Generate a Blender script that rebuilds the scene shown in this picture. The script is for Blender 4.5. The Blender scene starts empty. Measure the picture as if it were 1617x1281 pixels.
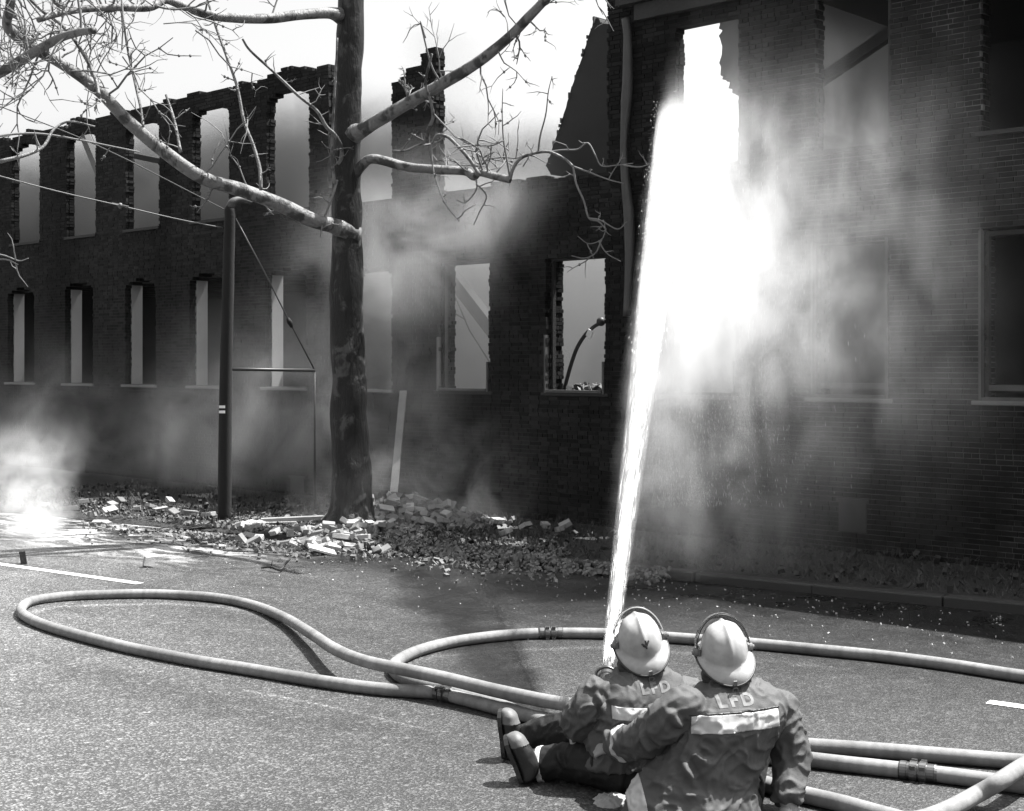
import bpy, bmesh, math, random
import numpy as np
from mathutils import Vector, Matrix, noise, Euler
from mathutils.bvhtree import BVHTree
random.seed(7)
S = bpy.context.scene
COL = S.collection
# ------------------------------------------------------------------ camera, world, sun, exposure
F, H, HY, CX, PW = 2200.0, 2.1, 575.0, 808.5, 1617.0
cd = bpy.data.cameras.new('camera'); cam = bpy.data.objects.new('camera', cd); COL.objects.link(cam)
cam.location = (0, 0, H); cam.rotation_euler = (math.radians(90), 0, 0)
cd.sensor_width = 36; cd.lens = 36*F/PW; cd.shift_y = -(640.5-HY)/PW; cd.clip_start = .1; cd.clip_end = 1500
S.camera = cam
SUN_EL, SUN_AZ = math.radians(64), math.atan2(.93, .37)      # azimuth from +Y towards +X
w = bpy.data.worlds.new('World'); S.world = w; w.use_nodes = True
nt = w.node_tree; nt.nodes.clear()
sky = nt.nodes.new('ShaderNodeTexSky'); sky.sky_type = 'NISHITA'; sky.sun_disc = False
sky.sun_elevation = SUN_EL; sky.sun_rotation = SUN_AZ; sky.dust_density = 4.0; sky.air_density = 1.6
bw = nt.nodes.new('ShaderNodeRGBToBW'); bg = nt.nodes.new('ShaderNodeBackground'); out = nt.nodes.new('ShaderNodeOutputWorld')
nt.links.new(sky.outputs[0], bw.inputs[0]); nt.links.new(bw.outputs[0], bg.inputs[0]); nt.links.new(bg.outputs[0], out.inputs[0])
bg.inputs[1].default_value = .086
sl = bpy.data.lights.new('sun', 'SUN'); sl.energy = 4.6; sl.angle = math.radians(.5); sl.color = (1, .995, .985)
so = bpy.data.objects.new('sun', sl); COL.objects.link(so)
sd = Vector((math.sin(SUN_AZ)*math.cos(SUN_EL), math.cos(SUN_AZ)*math.cos(SUN_EL), math.sin(SUN_EL)))
so.rotation_euler = sd.to_track_quat('Z', 'Y').to_euler(); so.location = sd*60
vs = S.view_settings; vs.view_transform = 'Standard'; vs.look = 'None'; vs.gamma = 1; vs.use_curve_mapping = False
vs.exposure = 1.6
cy = S.cycles
S.render.engine = 'CYCLES'
cy.use_denoising = True; cy.max_bounces = 8; cy.volume_bounces = 4; cy.transparent_max_bounces = 16
cy.diffuse_bounces = 3; cy.glossy_bounces = 3; cy.transmission_bounces = 4
cy.volume_step_rate = 2.0; cy.volume_max_steps = 256; cy.caustics_reflective = False; cy.caustics_refractive = False

# ------------------------------------------------------------------ helpers
def at(x, y, Y): return Vector(((x-CX)/F*Y, Y, H-(y-HY)/F*Y))
def gnd(x, y, z=0.0):
    Y = F*(H-z)/(y-HY); return Vector(((x-CX)/F*Y, Y, z))
Z0 = H*F/312; X0 = (1400-CX)/F*Z0
_v = Vector((-1510-CX, F, 0)).normalized(); U = -_v                    # along the facade, to the right
INW = Vector((-U.y, U.x, 0))                                           # into the building
P0 = Vector((X0, Z0, 0))
def fac(x, y, d=0.0):                                                   # a pixel on the plane d metres behind the facade -> (s, z)
    k = (x-CX)/F; o = P0+INW*d
    s = (k*o.y-o.x)/(U.x-k*U.y); Y = o.y+U.y*s
    return s, H+(HY-y)*Y/F
def wpt(s, d, z): return P0+U*s+INW*d+Vector((0, 0, z))
FROT = math.atan2(U.y, U.x)

def tag(o, label=None, cat=None, group=None, kind=None):
    if label: o['label'] = label
    if cat: o['category'] = cat
    if group: o['group'] = group
    if kind: o['kind'] = kind
    return o
def empty(name, loc=(0, 0, 0), rz=0):
    o = bpy.data.objects.new(name, None); o.empty_display_size = .2
    COL.objects.link(o); o.location = loc; o.rotation_euler = (0, 0, rz); return o
def link(name, me, mat=None, parent=None, smooth=False):
    if mat is not None and not me.materials: me.materials.append(mat)
    if smooth:
        me.polygons.foreach_set('use_smooth', [True]*len(me.polygons))
    o = bpy.data.objects.new(name, me); COL.objects.link(o)
    if parent is not None: o.parent = parent
    return o
class MB:
    def __init__(s): s.v = []; s.f = []; s.m = []
    def add(s, v, f, mi=0):
        n = len(s.v); s.v += [tuple(p) for p in v]; s.f += [[i+n for i in q] for q in f]; s.m += [mi]*len(f); return s
    def box(s, a, b, mi=0, M=None):
        x0, y0, z0 = a; x1, y1, z1 = b
        v = [Vector(p) for p in ((x0,y0,z0),(x1,y0,z0),(x1,y1,z0),(x0,y1,z0),(x0,y0,z1),(x1,y0,z1),(x1,y1,z1),(x0,y1,z1))]
        if M is not None: v = [M @ p for p in v]
        return s.add(v, [(0,3,2,1),(4,5,6,7),(0,1,5,4),(1,2,6,5),(2,3,7,6),(3,0,4,7)], mi)
    def bar(s, p, q, wd, th, mi=0, up=Vector((0, 0, 1))):
        p = Vector(p); q = Vector(q); d = (q-p); L = d.length; d.normalize()
        sx = d.cross(up)
        if sx.length < 1e-4: sx = d.cross(Vector((1, 0, 0)))
        sx.normalize(); sy = sx.cross(d)
        M = Matrix((( sx.x, d.x, sy.x, p.x),(sx.y, d.y, sy.y, p.y),(sx.z, d.z, sy.z, p.z),(0,0,0,1)))
        return s.box((-wd/2, 0, -th/2), (wd/2, L, th/2), mi, M)
    def tube(s, pts, rad, n=8, mi=0, cap=True, jit=0, twist=0):
        pts = [Vector(p) for p in pts]; N = len(pts)
        if not hasattr(rad, '__len__'): rad = [rad]*N
        t0 = (pts[1]-pts[0]).normalized()
        a = t0.cross(Vector((0, 0, 1)))
        if a.length < .05: a = t0.cross(Vector((1, 0, 0)))
        a.normalize(); vs_ = []; fs = []
        for i in range(N):
            t = (pts[min(i+1, N-1)]-pts[max(i-1, 0)]).normalized()
            a = (a-t*a.dot(t)).normalized(); b = t.cross(a)
            for k in range(n):
                an = 2*math.pi*k/n; r = rad[i]
                if jit: r *= 1+jit*noise.noise(pts[i]*3.1+Vector((math.cos(an), math.sin(an), 0))*1.3)
                vs_.append(pts[i]+a*math.cos(an)*r+b*math.sin(an)*r)
        for i in range(N-1):
            for k in range(n):
                k2 = (k+1) % n; fs.append((i*n+k, i*n+k2, (i+1)*n+k2, (i+1)*n+k))
        if cap: fs += [tuple(range(n-1, -1, -1)), tuple((N-1)*n+k for k in range(n))]
        return s.add(vs_, fs, mi)
    def ell(s, c, ax, n=14, m=9, mi=0):                                  # ellipsoid; ax = three half-axis vectors
        c = Vector(c); vs_ = [c-ax[2]]; fs = []
        for j in range(1, m):
            ph = -math.pi/2+math.pi*j/m
            for k in range(n):
                th = 2*math.pi*k/n
                vs_.append(c+ax[0]*math.cos(th)*math.cos(ph)+ax[1]*math.sin(th)*math.cos(ph)+ax[2]*math.sin(ph))
        vs_.append(c+ax[2]); L = len(vs_)-1
        for k in range(n): fs.append((0, 1+(k+1) % n, 1+k)); fs.append((L, L-n+k, L-n+(k+1) % n))
        for j in range(m-2):
            for k in range(n):
                a = 1+j*n+k; b = 1+j*n+(k+1) % n; fs.append((a, b, b+n, a+n))
        return s.add(vs_, fs, mi)
    def mesh(s, name):
        me = bpy.data.meshes.new(name); me.from_pydata(s.v, [], s.f)
        if any(s.m): me.polygons.foreach_set('material_index', s.m)
        me.update(); return me
    def obj(s, name, mat=None, parent=None, smooth=False):
        me = s.mesh(name)
        if isinstance(mat, (list, tuple)):
            for q in mat: me.materials.append(q)
            mat = None
        return link(name, me, mat, parent, smooth)
def child(o, parent):
    """parent o keeping world coordinates of its mesh (mesh is in world space)"""
    o.parent = parent
    M = Matrix.LocRotScale(parent.location, parent.rotation_euler, parent.scale)
    if parent.parent: M = Matrix.LocRotScale(parent.parent.location, parent.parent.rotation_euler, parent.parent.scale) @ M
    Mi = M.inverted()
    l, r, s = Mi.decompose(); o.location = l; o.rotation_euler = r.to_euler(); o.scale = s
    return o
def crom(pts, per=6):
    P = [Vector(p) for p in pts]; P = [2*P[0]-P[1]]+P+[2*P[-1]-P[-2]]; o = []
    for i in range(1, len(P)-2):
        for k in range(per):
            t = k/per; a, b, c, d = P[i-1:i+3]
            o.append(.5*((2*b)+(c-a)*t+(2*a-5*b+4*c-d)*t*t+(3*b-a-3*c+d)*t**3))
    o.append(P[-2]); return o
def lerpl(l, n):
    o = []
    for i in range(n):
        t = i/(n-1)*(len(l)-1); k = min(int(t), len(l)-2); o.append(l[k]+(l[k+1]-l[k])*(t-k))
    return o

# ---- node expressions
class NX:
    def __init__(s, t, k): s.t = t; s.k = k
    def _m(s, op, *a):
        n = s.t.nodes.new('ShaderNodeMath'); n.operation = op
        for i, q in enumerate((s,)+a):
            if isinstance(q, NX): s.t.links.new(q.k, n.inputs[i])
            else: n.inputs[i].default_value = q
        return NX(s.t, n.outputs[0])
    def __add__(s, o): return s._m('ADD', o)
    def __sub__(s, o): return s._m('SUBTRACT', o)
    def __mul__(s, o): return s._m('MULTIPLY', o)
    def __truediv__(s, o): return s._m('DIVIDE', o)
    __radd__ = __add__; __rmul__ = __mul__
    def __rsub__(s, o): return (s*-1)+o
    def pow(s, o): return s._m('POWER', o)
    def max(s, o): return s._m('MAXIMUM', o)
    def min(s, o): return s._m('MINIMUM', o)
    def abs(s): return s._m('ABSOLUTE')
    def sqrt(s): return s._m('SQRT')
    def gauss(s): return NX.e(s*s*-1)
    @staticmethod
    def e(x): return x._m('EXPONENT')
    def step(s, a, b, smooth=True):
        n = s.t.nodes.new('ShaderNodeMapRange'); n.interpolation_type = 'SMOOTHSTEP' if smooth else 'LINEAR'
        s.t.links.new(s.k, n.inputs[0])
        if a <= b: n.inputs[1].default_value = a; n.inputs[2].default_value = b; n.inputs[3].default_value = 0; n.inputs[4].default_value = 1
        else: n.inputs[1].default_value = b; n.inputs[2].default_value = a; n.inputs[3].default_value = 1; n.inputs[4].default_value = 0
        return NX(s.t, n.outputs[0])
def coords(t, kind='Object'):
    c = t.nodes.new('ShaderNodeTexCoord'); x = t.nodes.new('ShaderNodeSeparateXYZ'); t.links.new(c.outputs[kind], x.inputs[0])
    return [NX(t, x.outputs[i]) for i in range(3)], c.outputs[kind]
def comb(t, x, y, z):
    n = t.nodes.new('ShaderNodeCombineXYZ')
    for i, q in enumerate((x, y, z)):
        if isinstance(q, NX): t.links.new(q.k, n.inputs[i])
        else: n.inputs[i].default_value = q
    return n.outputs[0]
def noi(t, vec, sc, det=4, rough=.55, dist=0.0):
    n = t.nodes.new('ShaderNodeTexNoise'); t.links.new(vec, n.inputs['Vector']); n.inputs['Scale'].default_value = sc
    n.inputs['Detail'].default_value = det; n.inputs['Roughness'].default_value = rough; n.inputs['Distortion'].default_value = dist
    return NX(t, n.outputs[0])
def vor(t, vec, sc, feat='F1', outp='Distance'):
    n = t.nodes.new('ShaderNodeTexVoronoi'); t.links.new(vec, n.inputs['Vector']); n.inputs['Scale'].default_value = sc; n.feature = feat
    if outp == 'Color':
        b = t.nodes.new('ShaderNodeSeparateColor'); t.links.new(n.outputs['Color'], b.inputs[0]); return NX(t, b.outputs[0])
    return NX(t, n.outputs[outp])
def newmat(name):
    m = bpy.data.materials.new(name); m.use_nodes = True; t = m.node_tree; t.nodes.clear()
    o = t.nodes.new('ShaderNodeOutputMaterial'); b = t.nodes.new('ShaderNodeBsdfPrincipled'); t.links.new(b.outputs[0], o.inputs[0])
    return m, t, b, o
def setin(t, b, name, q):
    if isinstance(q, NX): t.links.new(q.k, b.inputs[name])
    else:
        i = b.inputs[name]; i.default_value = (q, q, q, 1) if i.type == 'RGBA' else q
def bump(t, b, h, strength, dist):
    n = t.nodes.new('ShaderNodeBump'); n.inputs['Strength'].default_value = strength; n.inputs['Distance'].default_value = dist
    t.links.new(h.k, n.inputs['Height']); t.links.new(n.outputs[0], b.inputs['Normal'])
def simple(name, col, rough=.8, var=.25, sc=6, bsc=None, bst=.4, bd=.004, metal=0, rnd=0, spec=.5, coord='Object', var2=0, sc2=60):
    m, t, b, o = newmat(name); (x, y, z), v = coords(t, coord)
    n = noi(t, v, sc, 5)
    f = (n-.5)*(2*var)+1
    if var2: f = f*((noi(t, v, sc2, 2)-.5)*(2*var2)+1)
    if rnd:
        i = t.nodes.new('ShaderNodeObjectInfo'); f = f*((NX(t, i.outputs['Random'])-.5)*2*rnd+1)
    setin(t, b, 'Base Color', f*col); setin(t, b, 'Roughness', rough); setin(t, b, 'Metallic', metal)
    b.inputs['Specular IOR Level'].default_value = spec
    if bsc: bump(t, b, noi(t, v, bsc, 4), bst, bd)
    return m
# base-colour sockets are colours: a float link gives grey, which is what this monochrome scene needs

# ------------------------------------------------------------------ materials
M = {}
def brickmat(name, base, contrast):
    m, t, b, o = newmat(name); (x, y, z), v = coords(t, 'Object')
    g = t.nodes.new('ShaderNodeNewGeometry'); r = NX(t, g.outputs['Random Per Island'])
    oi = t.nodes.new('ShaderNodeObjectInfo'); r2 = NX(t, oi.outputs['Random'])
    soot = noi(t, v, .55, 4).step(.32, .68)*.65+.45
    f = ((r+r2)-(r+r2)._m('FLOOR')-.5)*contrast+1
    f = f*((noi(t, v, 35, 4)-.5)*.7+1)
    setin(t, b, 'Base Color', f*soot*base); b.inputs['Roughness'].default_value = .75
    b.inputs['Specular IOR Level'].default_value = .12
    bump(t, b, noi(t, v, 60, 4), .5, .004); return m
M['brick'] = brickmat('sooty_brick', .019, .9)
M['brickpart'] = brickmat('sooty_brick_single', .018, .9)
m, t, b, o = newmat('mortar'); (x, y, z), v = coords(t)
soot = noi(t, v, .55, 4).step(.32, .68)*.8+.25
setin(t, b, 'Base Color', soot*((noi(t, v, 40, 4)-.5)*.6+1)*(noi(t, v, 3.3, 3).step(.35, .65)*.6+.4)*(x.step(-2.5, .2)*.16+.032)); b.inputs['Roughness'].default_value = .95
M['mortar'] = m
M['loose'] = simple('loose_brick', .25, .85, .3, 9, 60, .5, .004, rnd=.55)
M['char'] = simple('charred_timber', .016, .7, .5, 12, 50, .6, .01)
M['plaster'] = simple('burnt_plaster', .03, .9, .5, 1.3, 20, .3, .005)
M['inner'] = simple('smoke_stained_interior', .022, .9, .5, 1.0, 20, .3, .005)
M['board'] = simple('window_board', .045, .8, .4, 2.5, 30, .3, .004)
M['revealplaster'] = simple('reveal_plaster', .30, .9, .15, 3, 40, .3, .003)
M['frame'] = simple('weathered_frame', .07, .7, .35, 8, 40, .3, .003)
M['sill'] = simple('stone_sill', .15, .8, .35, 6, 40, .3, .003)
M['metalpipe'] = simple('galvanised_downpipe', .07, .55, .5, 2.2, 25, .2, .004, metal=.3)
M['pole'] = simple('creosoted_pole', .008, .9, .45, 3, 30, .5, .01)
M['wire'] = simple('wire', .10, .5, .1, 5)
M['white'] = simple('white_tag', .75, .6, .1, 20)
M['plank'] = simple('weathered_plank', .22, .8, .35, 6, 40, .4, .004)
M['pipe'] = simple('dark_pipe', .03, .5, .3, 5)
M['cornice'] = simple('charred_cornice', .03, .8, .5, 3, 18, .5, .02)

def barkmat(name, dark, pale, thr):
    m, t, b, o = newmat(name); (x, y, z), v = coords(t)
    big = noi(t, comb(t, x*1, y*1, z*.7), 5, 4, .6, .6).step(thr-.06, thr+.06)
    f = big*(pale-dark)+dark
    f = f*((noi(t, v, 30, 4)-.5)*.8+1)
    setin(t, b, 'Base Color', f); b.inputs['Roughness'].default_value = .5; b.inputs['Specular IOR Level'].default_value = .3
    hgt = noi(t, comb(t, x*1, y*1, z*.25), 22, 4, .65)
    bump(t, b, hgt, .9, .03); return m
M['trunk'] = barkmat('trunk_bark', .010, .06, .60)  # pale patches: mottled bark, with wet highlights painted into the colour
M['branch'] = barkmat('branch_bark', .05, .17, .46)
M['twig'] = simple('twig_bark', .15, .7, .4, 10, spec=.3)

# asphalt: dry sheet, wetter patches, aggregate that catches the sun
def seg_mask(t, x, y, a, b_, w0, w1):
    ax, ay = a; dx, dy = b_[0]-ax, b_[1]-ay; L2 = dx*dx+dy*dy
    h = (((x-ax)*dx+(y-ay)*dy)/L2).max(0).min(1)
    ex = x-ax-h*dx; ey = y-ay-h*dy
    return (ex*ex+ey*ey).sqrt().step(w1, w0)
m, t, b, o = newmat('asphalt'); (x, y, z), v = coords(t, 'Object')
agg = vor(t, v, 95, 'F1', 'Color'); agg2 = vor(t, v, 42, 'F1', 'Color')
n1 = noi(t, v, 1.1, 5, .6); n2 = noi(t, v, .35, 3); n3 = noi(t, v, 7, 4)
xx = x+(n1-.5)*.9; yy = y+(n2-.5)*1.2
g0 = gnd(625, 880); g1 = gnd(735, 985); g2 = gnd(800, 1075); g3 = gnd(850, 1150)
streak = seg_mask(t, xx, yy, (g0.x+.2, g0.y), (g1.x, g1.y), .05, .55).max(seg_mask(t, xx, yy, (g1.x, g1.y), (g2.x, g2.y), .04, .40)).max(seg_mask(t, xx, yy, (g2.x, g2.y), (g3.x, g3.y), .04, .30))
# the far right half of the road is wet from the spray; distance from a line through the streak
la, lb = gnd(620, 880), gnd(840, 1120); nrm = Vector((lb.y-la.y, -(lb.x-la.x), 0)).normalized()*-1
if nrm.x < 0: nrm = -nrm
side = (xx-la.x)*nrm.x+(yy-la.y)*nrm.y
ka, kb = gnd(1009, 911), gnd(1617, 971); kd = (kb-ka).normalized(); kn = Vector((-kd.y, kd.x, 0))
if kn.y < 0: kn = -kn
kdist = ((x-ka.x)*kn.x+(y-ka.y)*kn.y)*-1+(n1-.5)*.9            # metres in front of the kerb
wet = side.step(-.1, .9)*kdist.step(5.2, 1.2)*.8
gutter = kdist.step(1.9, .5)
# pale dried band in front of the hoses, where they were dragged
wetm = wet.max(streak*1.08).max(gutter*.9)
scuff = None                                                           # pale scuffs where the charged hoses were dragged
for px, wd in ((((52, 967), (90, 958), (170, 955), (260, 953), (360, 959), (430, 973)), .085), (((632, 1056), (655, 1043), (720, 1033), (800, 1027), (880, 1024), (960, 1023), (1060, 1030), (1200, 1042), (1330, 1056)), .09), (((390, 1090), (480, 1107), (580, 1130), (690, 1156)), .03)):
    for i in range(len(px)-1):
        A_, B_ = gnd(*px[i]), gnd(*px[i+1]); sm_ = seg_mask(t, x+(n3-.5)*.03, y+(n1-.5)*.06, (A_.x, A_.y), (B_.x, B_.y), 0, wd)
        scuff = sm_ if scuff is None else scuff.max(sm_)
al_ = (x-ka.x)*kd.x+(y-ka.y)*kd.y                                      # distance along the kerb; pale streaks lie along it at the left
pale_streaks = noi(t, comb(t, al_*.5, kdist*2.6, 0), 2.3, 6, .66, .4).step(.44, .62)*kdist.step(2.6, .9)*al_.step(-3.2, -5.0)
tyre = (1-noi(t, comb(t, al_*.12, kdist*1.1, 3.0), 1.6, 4, .6).step(.50, .62)*.28)*(1-noi(t, comb(t, x*.9, y*.5, 5.0), .9, 5, .6, .5).step(.56, .66)*.22)
base = (agg*agg*agg*agg*.13+.031)*tyre*((n1-.5)*.9+1)*((n3-.5)*.5+1)*((n2-.5)*.6+1)+(agg2.step(.955, .985)*.07)
dry = side.step(.2, -5)*1.25+.60                                         # the near left is dry and worn pale
base = base*dry*(1-wetm*.80)*(1-streak*.35)*(1+scuff*.9)+pale_streaks*.34
setin(t, b, 'Base Color', base)
setin(t, b, 'Roughness', ((n3*.2+.42)-wetm*.12-gutter*noi(t, v, 2.2, 3).step(.45, .6)*.17)+pale_streaks*.2)
b.inputs['Specular IOR Level'].default_value = .5
bump(t, b, vor(t, v, 95)+noi(t, v, 30, 3)*.6, .55, .006)
M['asphalt'] = m
m, t, b, o = newmat('road_paint'); (x, y, z), v = coords(t)
setin(t, b, 'Base Color', noi(t, v, 30, 4, .7).step(.3, .5)*.55+.15); b.inputs['Roughness'].default_value = .6; M['paint'] = m
m, t, b, o = newmat('dried_band'); (x, y, z), v = coords(t)
setin(t, b, 'Base Color', (vor(t, v, 95, 'F1', 'Color')*.25+.2)*((noi(t, v, 3, 4)-.5)*.8+1)); b.inputs['Roughness'].default_value = .7; M['dry'] = m
m, t, b, o = newmat('verge'); (x, y, z), v = coords(t)
setin(t, b, 'Base Color', ((noi(t, v, 2.2, 6, .65)-.5)*1.2+1)*(noi(t, v, 25, 4).step(.3, .7)*.8+.4)*.028); b.inputs['Roughness'].default_value = .85
bump(t, b, noi(t, v, 18, 6, .7), .9, .06); M['verge'] = m
M['kerb'] = simple('kerb_stone', .028, .7, .35, 3, 40, .4, .004)
M['grass'] = simple('grass_blade', .035, .7, .4, 3)
M['chip'] = simple('rubble_chip', .13, .8, .8, 14)
m, t, b, o = newmat('fire_hose'); (x, y, z), v = coords(t, 'UV')
rib = (x*900)._m('SINE'); (ox, oy, oz), ov = coords(t)
dirt = noi(t, ov, 2.6, 4, .6).step(.3, .75)*.45+.55
setin(t, b, 'Base Color', dirt*(1-((x*420)._m('SINE')).step(.2, 1)*.10)*((noi(t, ov, 40, 3)-.5)*.5+1)*.25); b.inputs['Roughness'].default_value = .8
bump(t, b, rib+noi(t, ov, 90, 2), .25, .002); M['hose'] = m
M['coupling'] = simple('coupling_metal', .14, .35, .4, 20, metal=.8)
# clothes
def cloth(name, col, sc=5):
    m, t, b, o = newmat(name); (x, y, z), v = coords(t)
    f = (noi(t, v, sc, 4)-.5)*.5+1
    setin(t, b, 'Base Color', f*((noi(t, v, 140, 2)-.5)*.3+1)*col); b.inputs['Roughness'].default_value = .72
    b.inputs['Specular IOR Level'].default_value = .35
    bump(t, b, noi(t, v, 38, 4)*1.0+noi(t, v, 220, 2)*.25, .35, .006); return m
M['coat'] = cloth('turnout_coat', .072)
M['trousers'] = cloth('turnout_trousers', .009)
M['collar'] = cloth('dark_collar', .025)
M['stripe'] = simple('reflective_stripe', .45, .5, .25, 14, 60, .2, .002)
M['boot'] = simple('rubber_boot', .018, .38, .4, 6, 30, .2, .004)
M['toecap'] = simple('scuffed_toecap', .11, .6, .4, 12, 40, .3, .003)
M['glove'] = simple('work_glove', .26, .8, .4, 14, 60, .4, .004)
M['skin'] = simple('skin', .30, .55, .1, 20)
M['helmet'] = simple('helmet_shell', .34, .30, .45, 7, 14, .06, .004, spec=.5, var2=.28, sc2=26)
M['clear_edge'] = simple('visor_edge', .40, .3, .2, 12)
M['water'] = simple('water_drop', .85, .3, .02, 5)
M['black'] = simple('black_rubber', .018, .5, .2, 10)
M['letter'] = simple('faded_lettering', .17, .7, .7, 26)
m, t, b, o = newmat('visor_plastic'); setin(t, b, 'Base Color', .62); b.inputs['Roughness'].default_value = .12
b.inputs['Transmission Weight'].default_value = .85; b.inputs['IOR'].default_value = 1.03; M['visor'] = m

# ------------------------------------------------------------------ ground, kerb, road marks
far = MB(); N_ = 60
far.add([(-400, -60, 0), (400, -60, 0), (400, 600, 0), (-400, 600, 0)], [(0, 1, 2, 3)])
tag(far.obj('road', M['asphalt']), kind='structure')
kA = ka-kd*-1*0; kerb0 = ka-kd*38; kerb1 = ka+kd*16
def kp(a, off, z): p = ka+kd*a+kn*off; return Vector((p.x, p.y, z))      # along the kerb, metres behind its face, height
mb = MB()
na, nb_ = 90, 40
offs = [.16+(i/nb_)**1.7*70 for i in range(nb_+1)]
vv = []
for i in range(na+1):
    for j in range(nb_+1):
        a = -40+i*60/na; p = kp(a, offs[j], 0)
        n_ = noise.fractal(Vector((p.x*.8, p.y*.8, 1)), 1, 2, 4)*.035*min(1, j/3)
        rp = min(1, max(0, (-4.6-a)/1.2)); up_ = 1-rp*(1-min(1, max(0, (offs[j]-.1)/1.5))); vv.append((p.x, p.y, .086*up_+n_-.03*min(1, offs[j]/2)+.006*rp))
ff = [(i*(nb_+1)+j, (i+1)*(nb_+1)+j, (i+1)*(nb_+1)+j+1, i*(nb_+1)+j+1) for i in range(na) for j in range(nb_)]
mb.add(vv, ff); tag(mb.obj('verge', M['verge'], smooth=True), kind='structure')
kerb = tag(empty('kerb', ka), kind='structure')
tmpl = MB(); tmpl.box((-.595, 0, -.1), (.595, .15, .092)); kme = tmpl.mesh('kerb_stone'); kme.materials.append(M['kerb'])
bm = bmesh.new(); bm.from_mesh(kme); bmesh.ops.bevel(bm, geom=[e for e in bm.edges], offset=.015, segments=2, affect='EDGES', profile=.5); bm.to_mesh(kme); bm.free()
ang = math.atan2(kd.y, kd.x)
for i in range(-4, 10):
    o = bpy.data.objects.new('kerb_stone', kme); COL.objects.link(o); o.parent = kerb
    p = kd*(i*1.2); o.location = (p.x+random.uniform(-.006, .006), p.y, random.uniform(-.008, .006)); o.rotation_euler = (0, random.uniform(-.004, .004), ang+random.uniform(-.006, .006))
def paint(name, p, q, wd, lab, mat='paint'):
    d = (q-p).normalized(); n = Vector((-d.y, d.x, 0))*wd/2; z = Vector((0, 0, .004))
    o = MB().add([p-n+z, q-n+z, q+n+z, p+n+z], [(0, 1, 2, 3)]).obj(name, M[mat]); return tag(o, lab, 'road marking', 'dashes of the centre line')
c0, c1, c2 = gnd(-260, 858), gnd(221, 922), gnd(1560, 1109)
cdn = (c2-c1).normalized()
paint('road_dash', c1-cdn*3.05, c1, .10, 'worn white centre-line dash ending near the far hose loop')
paint('road_dash', c2, c2+cdn*3.05, .10, 'short white centre-line dash cut by the picture edge beside the seated pair')
# grass blades on the verge
mb = MB()
for i in range(16000):
    a = random.uniform(-12, 5.5); off = .2+random.random()**1.3*6
    p = kp(a, off, .10); h = random.uniform(.03, .10); r = random.uniform(0, 6.28); l = Vector((random.gauss(0, .04), random.gauss(0, .04), h))
    q = Vector((math.cos(r), math.sin(r), 0))*.006
    mb.add([p-q, p+q, p+l], [(0, 1, 2)])
tag(mb.obj('grass', M['grass']), kind='stuff')

# ------------------------------------------------------------------ the burnt mill
BW_ = tag(empty('burnt_brick_mill', P0, FROT), 'long roofless two-storey brick mill gutted by fire, with arched window holes', 'building')
CH = .0543; ZT = 6.72; TH = .34
LOW = [(-21.9,-20.9,3.62),(-19.62,-18.54,3.62),(-17.32,-16.29,3.66),(-15.16,-14.16,3.62),(-13.09,-12.11,3.64),(-10.96,-9.92,3.62),(-8.95,-7.92,3.55),(-6.94,-5.94,3.53),(-4.90,-3.90,3.49),(-2.94,-1.93,3.45),(-.91,.01,3.44),(1.03,1.98,3.45),(3.1,4.05,3.45)]
UPP = [(-21.8,-20.8,6.45),(-19.46,-18.31,6.50),(-17.25,-16.2,6.48),(-15.14,-14.06,6.43),(-13.02,-11.96,6.43),(-10.92,-9.84,6.42),(-8.95,-7.92,9),(-6.98,-5.9,9),(-4.9,-3.86,9),(-2.80,-1.89,6.12),(-.87,.02,6.16),(1.05,1.97,6.12),(3.1,4.0,6.12)]
SL, SU = 1.73, 4.53
def arch(w_, c, z, s):                                             # lower the opening's head towards its sides
    return c-.14*(2*(s-(w_[0]+w_[1])/2)/(w_[1]-w_[0]))**2
def walltop(s):
    n1_ = noise.fractal(Vector((s*2.1, 3.3, 0)), 1, 2, 4)
    if s < -9.35: return 6.70+.09*n1_-.10*max(0, noise.noise(Vector((s*.9, 7, 0))))
    if s < -7.92: return 4.53+.05*n1_+(0.25 if s < -8.9 else 0)
    if s < -6.9:
        k = (s+7.92)/1.0; return (6.20+.25*k if k < .3 else (6.36 if k < .62 else 6.56 if k < .95 else 6.38))+.05*n1_
    if s < -4.6: return 4.56+.06*n1_
    if s < -3.86: return 4.60+.10*(s+4.6)+.05*n1_
    return 6.95
edge_j = {}
def runs(j):
    """solid intervals of brick course j"""
    z = (j+.5)*CH; brk = set()
    lo, hi = -26.0, 5.2
    ss = np.arange(lo, hi, .02)
    ok = np.ones(len(ss), bool)
    for i, s in enumerate(ss):
        if z > walltop(s): ok[i] = False
    for W in LOW:
        if SL < z < W[2]:
            ar = W[1] < -7.5
            m_ = (ss > W[0]) & (ss < W[1])
            if ar: m_ &= z < (W[2]-.13*(2*(ss-(W[0]+W[1])/2)/(W[1]-W[0]))**2)
            ok &= ~m_
    for W in UPP:
        if z > SU-(0.08 if W[0] > -3.5 else 0) and z < W[2]:
            ar = W[1] < -9
            m_ = (ss > W[0]) & (ss < W[1])
            if ar: m_ &= z < (W[2]-.12*(2*(ss-(W[0]+W[1])/2)/(W[1]-W[0]))**2)
            ok &= ~m_
    out_ = []; st = None
    for i in range(len(ss)+1):
        v_ = ok[i] if i < len(ss) else False
        if v_ and st is None: st = i
        if not v_ and st is not None:
            a = ss[st]; b_ = ss[i-1]+.02
            rr = random.Random(j*977+int(a*50)); 
            if a > lo+.1: a += rr.uniform(-.012, .018)
            if b_ < hi-.1: b_ += rr.uniform(-.018, .012)
            if b_-a > .06: out_.append((a, b_))
            st = None
    return out_
core = MB(); brick = MB(); cand = []
NR = int(7.0/CH)
R = random.Random(3)
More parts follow.
